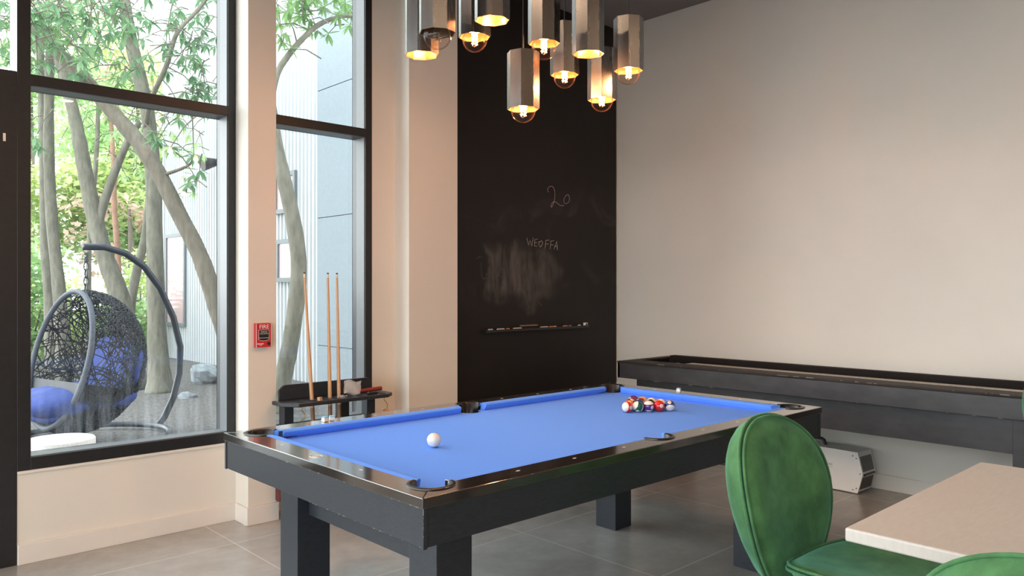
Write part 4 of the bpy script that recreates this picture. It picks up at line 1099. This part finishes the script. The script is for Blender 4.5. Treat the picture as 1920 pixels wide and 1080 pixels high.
# trees and shrubs beyond the fence
BG = [('tree', 'yellow green tree beyond the fence at the left edge of the window', (4.2, 19.5), 3.9, (1.7, 1.7, 2.0), 2600, 'leafy'),
      ('tree', 'light green tree beyond the fence behind the egg chair chain', (5.6, 20.0), 3.6, (1.7, 1.6, 2.1), 2600, 'leafg'),
      ('tree', 'bright green tree beyond the fence beside the corner of the building', (7.0, 19.5), 3.4, (1.7, 1.6, 2.2), 2600, 'leafy'),
      ('tree', 'tall pale green tree far behind at the left', (4.6, 23.5), 7.0, (2.6, 2.0, 2.6), 3000, 'leafg'),
      ('tree', 'tall yellow green tree far behind in the middle', (7.6, 24.5), 6.8, (2.4, 2.0, 2.4), 2400, 'leafy'),
      ('tree', 'small tree with reddish leaves beyond the fence', (5.3, 17.6), 2.6, (1.3, .8, .9), 300, 'leafr')]
for k, (nm, lb, (x, y), zc, rad, n, mt) in enumerate(BG):
    rnd = random.Random(40 + k)
    t = thing(nm, lb, 'tree', (x, y, GZ), group='trees beyond the fence')
    q = MB(); q.tube([(x, y, GZ - .05), (x + .1, y, zc * .6), (x + .05, y + .1, zc + rad[2] * .6)], [.14, .10, .03], 10); obj('trunk', q, M['bark'], t, world=True, smooth=True)
    q = MB()
    for j in range(9):
        d = Vector((rnd.uniform(-.75, .75) * rad[0], rnd.uniform(-.6, .6) * rad[1], rnd.uniform(-.75, .75) * rad[2]))
        cloud(q, (x + d.x, y + d.y, zc + d.z), (rad[0] * .45, rad[1] * .45, rad[2] * .32), int(n / 9 * 1.8), .19, rnd)
    obj('foliage', q, M[mt], t, world=True, smooth='leaf')
SHR = [('dark green shrub at the left edge behind the egg chair', (2.55, 13.2), (.6, .5, .9), 'leaf'), ('yellow green shrub before the fence behind the egg chair', (3.35, 14.8), (.8, .5, .7), 'leafy'),
       ('bright green shrub at the fence left of the building corner', (4.30, 14.4), (.45, .4, .55), 'leafg'), ('pale leafy shrub beyond the fence behind the straight tree', (5.2, 16.4), (.9, .6, 1.0), 'leafy'), ('light green shrub beyond the fence at the left', (3.3, 17.3), (1.1, .7, 1.2), 'leafg')]
for k, (lb, (x, y), rad, mt) in enumerate(SHR):
    rnd = random.Random(80 + k)
    t = thing('shrub', lb, 'shrub', (x, y, GZ), group='shrubs round the fence')
    q = MB(); cloud(q, (x, y, GZ + rad[2]), rad, 1100, .15, rnd); obj('foliage', q, M[mt], t, world=True, smooth='leaf')
    q = MB()
    for j in range(5): q.tube([(x, y, GZ - .03), (x + rnd.uniform(-.3, .3), y + rnd.uniform(-.3, .3), GZ + rad[2])], [.02, .01], 5)
    obj('stems', q, M['bark'], t, world=True)

# hanging egg chair
EC = Vector((1.684, 6.781, .84)); EN = Vector((-.9702, -.2433, 0)).normalized(); EL = Vector((-EN.y, EN.x, 0)) * -1
t = thing('hanging_egg_chair', 'hanging wicker egg chair with blue cushions on a curved steel stand outside', 'egg chair', (EC.x, EC.y, GZ))
tilt = math.radians(13)
an = EN * math.cos(tilt) + Vector((0, 0, 1)) * math.sin(tilt); au = Vector((0, 0, 1)) * math.cos(tilt) - EN * math.sin(tilt)
EA, ELt, EU = .49, .42, .56; ET = .15


def ep(a, l, u): return EC + an * a + EL * l + au * u


rs = math.sqrt(1 - (ET / EA) ** 2)
q = MB(); q.tube([ep(ET, ELt * rs * math.cos(h), EU * rs * math.sin(h)) for h in [2 * PI * k / 64 for k in range(64)]], .021, 10, closed=True); obj('rim', q, M['rim'], t, world=True, smooth=True)
rnd = random.Random(3); q = MB(); cnt = 0
while cnt < 1050:
    d = Vector((rnd.gauss(0, 1), rnd.gauss(0, 1), rnd.gauss(0, 1))).normalized()
    if d.x > ET / EA: continue
    if d.z > -.2 and rnd.random() < .25: continue
    tdir = d.cross(Vector((rnd.gauss(0, 1), rnd.gauss(0, 1), rnd.gauss(0, 1)))).normalized()
    L_ = rnd.uniform(.35, 1.0); pts = []
    wb = rnd.uniform(-.5, .5)
    for s in range(10):
        a = L_ * s / 9
        v = d * math.cos(a) + tdir * math.sin(a) + d.cross(tdir) * wb * a * a
        v.normalize()
        if v.x > ET / EA + .01: break
        r = 1 + .02 * math.sin(s * 2.1 + cnt)
        pts.append(ep(EA * v.x * r, ELt * v.y * r, EU * v.z * r))
    if len(pts) > 3: q.tube(pts, .0042, 4); cnt += 1
obj('basket', q, M['wicker'], t, world=True, smooth=True)
# solid woven bottom, cushions
q = MB()
def bowl(u, v):
    th = 2 * PI * u / 40; ph = PI * (.60 + .40 * v / 10)
    a, l, z = math.sin(ph) * math.cos(th) * .965, math.sin(ph) * math.sin(th) * .965, math.cos(ph) * .965
    a = min(a, ET / EA - .02)
    return ep(EA * a, ELt * l, EU * z)
q.grid(bowl, 40, 10, closed_u=True); obj('woven_bottom', q, M['wicker'], t, world=True, smooth=60)


def pad(c, ax1, ax2, ax3, pw=.6, bumps=0):
    q = MB()
    def fn(u, v):
        th = 2 * PI * u / 32; ph = PI * v / 16
        f = lambda s, p: math.copysign(abs(s) ** p, s)
        x, y, z = f(math.sin(ph), pw) * f(math.cos(th), pw), f(math.sin(ph), pw) * f(math.sin(th), pw), math.cos(ph)
        k = 1 + bumps * math.sin(x * 7) * math.sin(y * 7)
        return c + ax1 * x + ax2 * y + ax3 * z * k
    q.grid(fn, 32, 16, closed_u=True); return q


obj('seat_cushion', pad(EC + EN * .03 + Vector((0, 0, -.29)), EN * .42, EL * .35, au * .12 , .7, .1), M['bluefab'], t, world=True, smooth=True)
obj('back_cushion', pad(EC - EN * .27 + Vector((0, 0, -.05)), au * .24, EL * .36, an * .09, .7, .1), M['bluefab'], t, world=True, smooth=True)
obj('side_bolster', pad(EC + EN * .20 + EL * .10 + Vector((0, 0, -.38)), EN * .12, EL * .33, au * .075, .8), M['bluefab'], t, world=True, smooth=True)
# stand: pole arching behind the basket, ring base on the ground
arcp = [(-.03, 1.746), (-.196, 1.752), (-.376, 1.707), (-.54, 1.601), (-.687, 1.42), (-.813, 1.163), (-.88, .902), (-.87, .667), (-.813, .462), (-.727, .301), (-.66, .225)]
q = MB(); q.tube([EC * 1 + EN * n + Vector((0, 0, z - EC.z)) for n, z in arcp], .027, 12); obj('stand_pole', q, M['stand'], t, world=True, smooth=True)
q = MB(); q.tube([Vector((EC.x, EC.y, GZ + .035)) + EN * (-.06 + .60 * math.cos(h)) + EL * (.60 * math.sin(h)) for h in [2 * PI * k / 40 for k in range(40)]], .025, 10, closed=True); obj('stand_base', q, M['stand'], t, world=True, smooth=True)
# hanger: eye, spring and chain links
hc = EC + EN * -.052
q = MB(); q.tube([hc + Vector((0, 0, z - EC.z)) + Vector((.018 * math.cos(k * 1.3), .018 * math.sin(k * 1.3), 0)) for k, z in [(k, 1.70 - k * .0028) for k in range(28)]], .004, 5); obj('spring', q, M['chain'], t, world=True, smooth=True)
z = 1.625; k = 0
while z > 1.40:
    w = EL if k % 2 else EN
    q = MB(); q.tube([hc + w * (.018 * math.cos(h)) + Vector((0, 0, z - .033 + .036 * math.sin(h) - EC.z)) for h in [2 * PI * j / 14 for j in range(14)]], .0062, 6, closed=True); obj('chain_link', q, M['chain'], t, world=True, smooth=True)
    z -= .058; k += 1

# ------------------------------------------------------------------ light
w = bpy.data.worlds.new('overcast sky'); S.world = w; w.use_nodes = True
nt = w.node_tree; bg = nt.nodes['Background']; L = nt.links.new
tc = N(nt, 'ShaderNodeTexCoord'); sp = N(nt, 'ShaderNodeSeparateXYZ'); L(tc.outputs['Generated'], sp.inputs[0])
cr = N(nt, 'ShaderNodeValToRGB'); L(sp.outputs['Z'], cr.inputs['Fac'])
cr.color_ramp.elements[0].position = 0; cr.color_ramp.elements[0].color = (1.46, 1.52, 1.52, 1)
cr.color_ramp.elements[1].position = .8; cr.color_ramp.elements[1].color = (.74, .86, .95, 1)
L(cr.outputs['Color'], bg.inputs['Color']); bg.inputs['Strength'].default_value = 3.4


def area(name, loc, size, power, col, rot=(0, 0, 0)):
    l = bpy.data.lights.new(name, 'AREA'); l.shape = 'DISK'; l.size = size; l.energy = power; l.color = col
    o = bpy.data.objects.new(name, l); COL.objects.link(o); o.location = loc; o.rotation_euler = rot; return o


WARM = (1, .70, .46)
for x, y in ((.2, 1.2), (.2, 3.0), (-1.8, 1.2), (-1.8, 3.0), (.6, -1.2), (2.6, -1.6)):
    area('ceiling_fill_light', (x, y, ZC - .02), .16, 9, WARM)  # unseen warm fill lights added under the ceiling to brighten the room

l = bpy.data.lights.new('added_warm_light', 'POINT'); l.energy = 65; l.color = (1, .62, .30); l.shadow_soft_size = .12  # unseen warm light added to tint the chair front, no lamp modelled
o = bpy.data.objects.new('added_warm_light', l); COL.objects.link(o); o.location = (1.0, -3.4, 2.1)

# ------------------------------------------------------------------ camera
cd = bpy.data.cameras.new('camera'); cam = bpy.data.objects.new('camera', cd); COL.objects.link(cam)
cd.sensor_width = 36; cd.lens = 1452 / 1920 * 36; cd.clip_start = .05; cd.clip_end = 200
cam.location = (0, 0, 1.42); cam.rotation_euler = (PI / 2, 0, math.radians(46.87 - 90))
S.camera = cam
S.view_settings.view_transform = 'Standard'; S.view_settings.look = 'None'; S.view_settings.gamma = 1; S.view_settings.use_curve_mapping = False
S.view_settings.exposure = 0.68
c = S.cycles
c.max_bounces = 10; c.diffuse_bounces = 6; c.glossy_bounces = 4; c.transmission_bounces = 6; c.transparent_max_bounces = 12
c.caustics_reflective = False; c.caustics_refractive = False; c.sample_clamp_indirect = 6; c.use_denoising = True
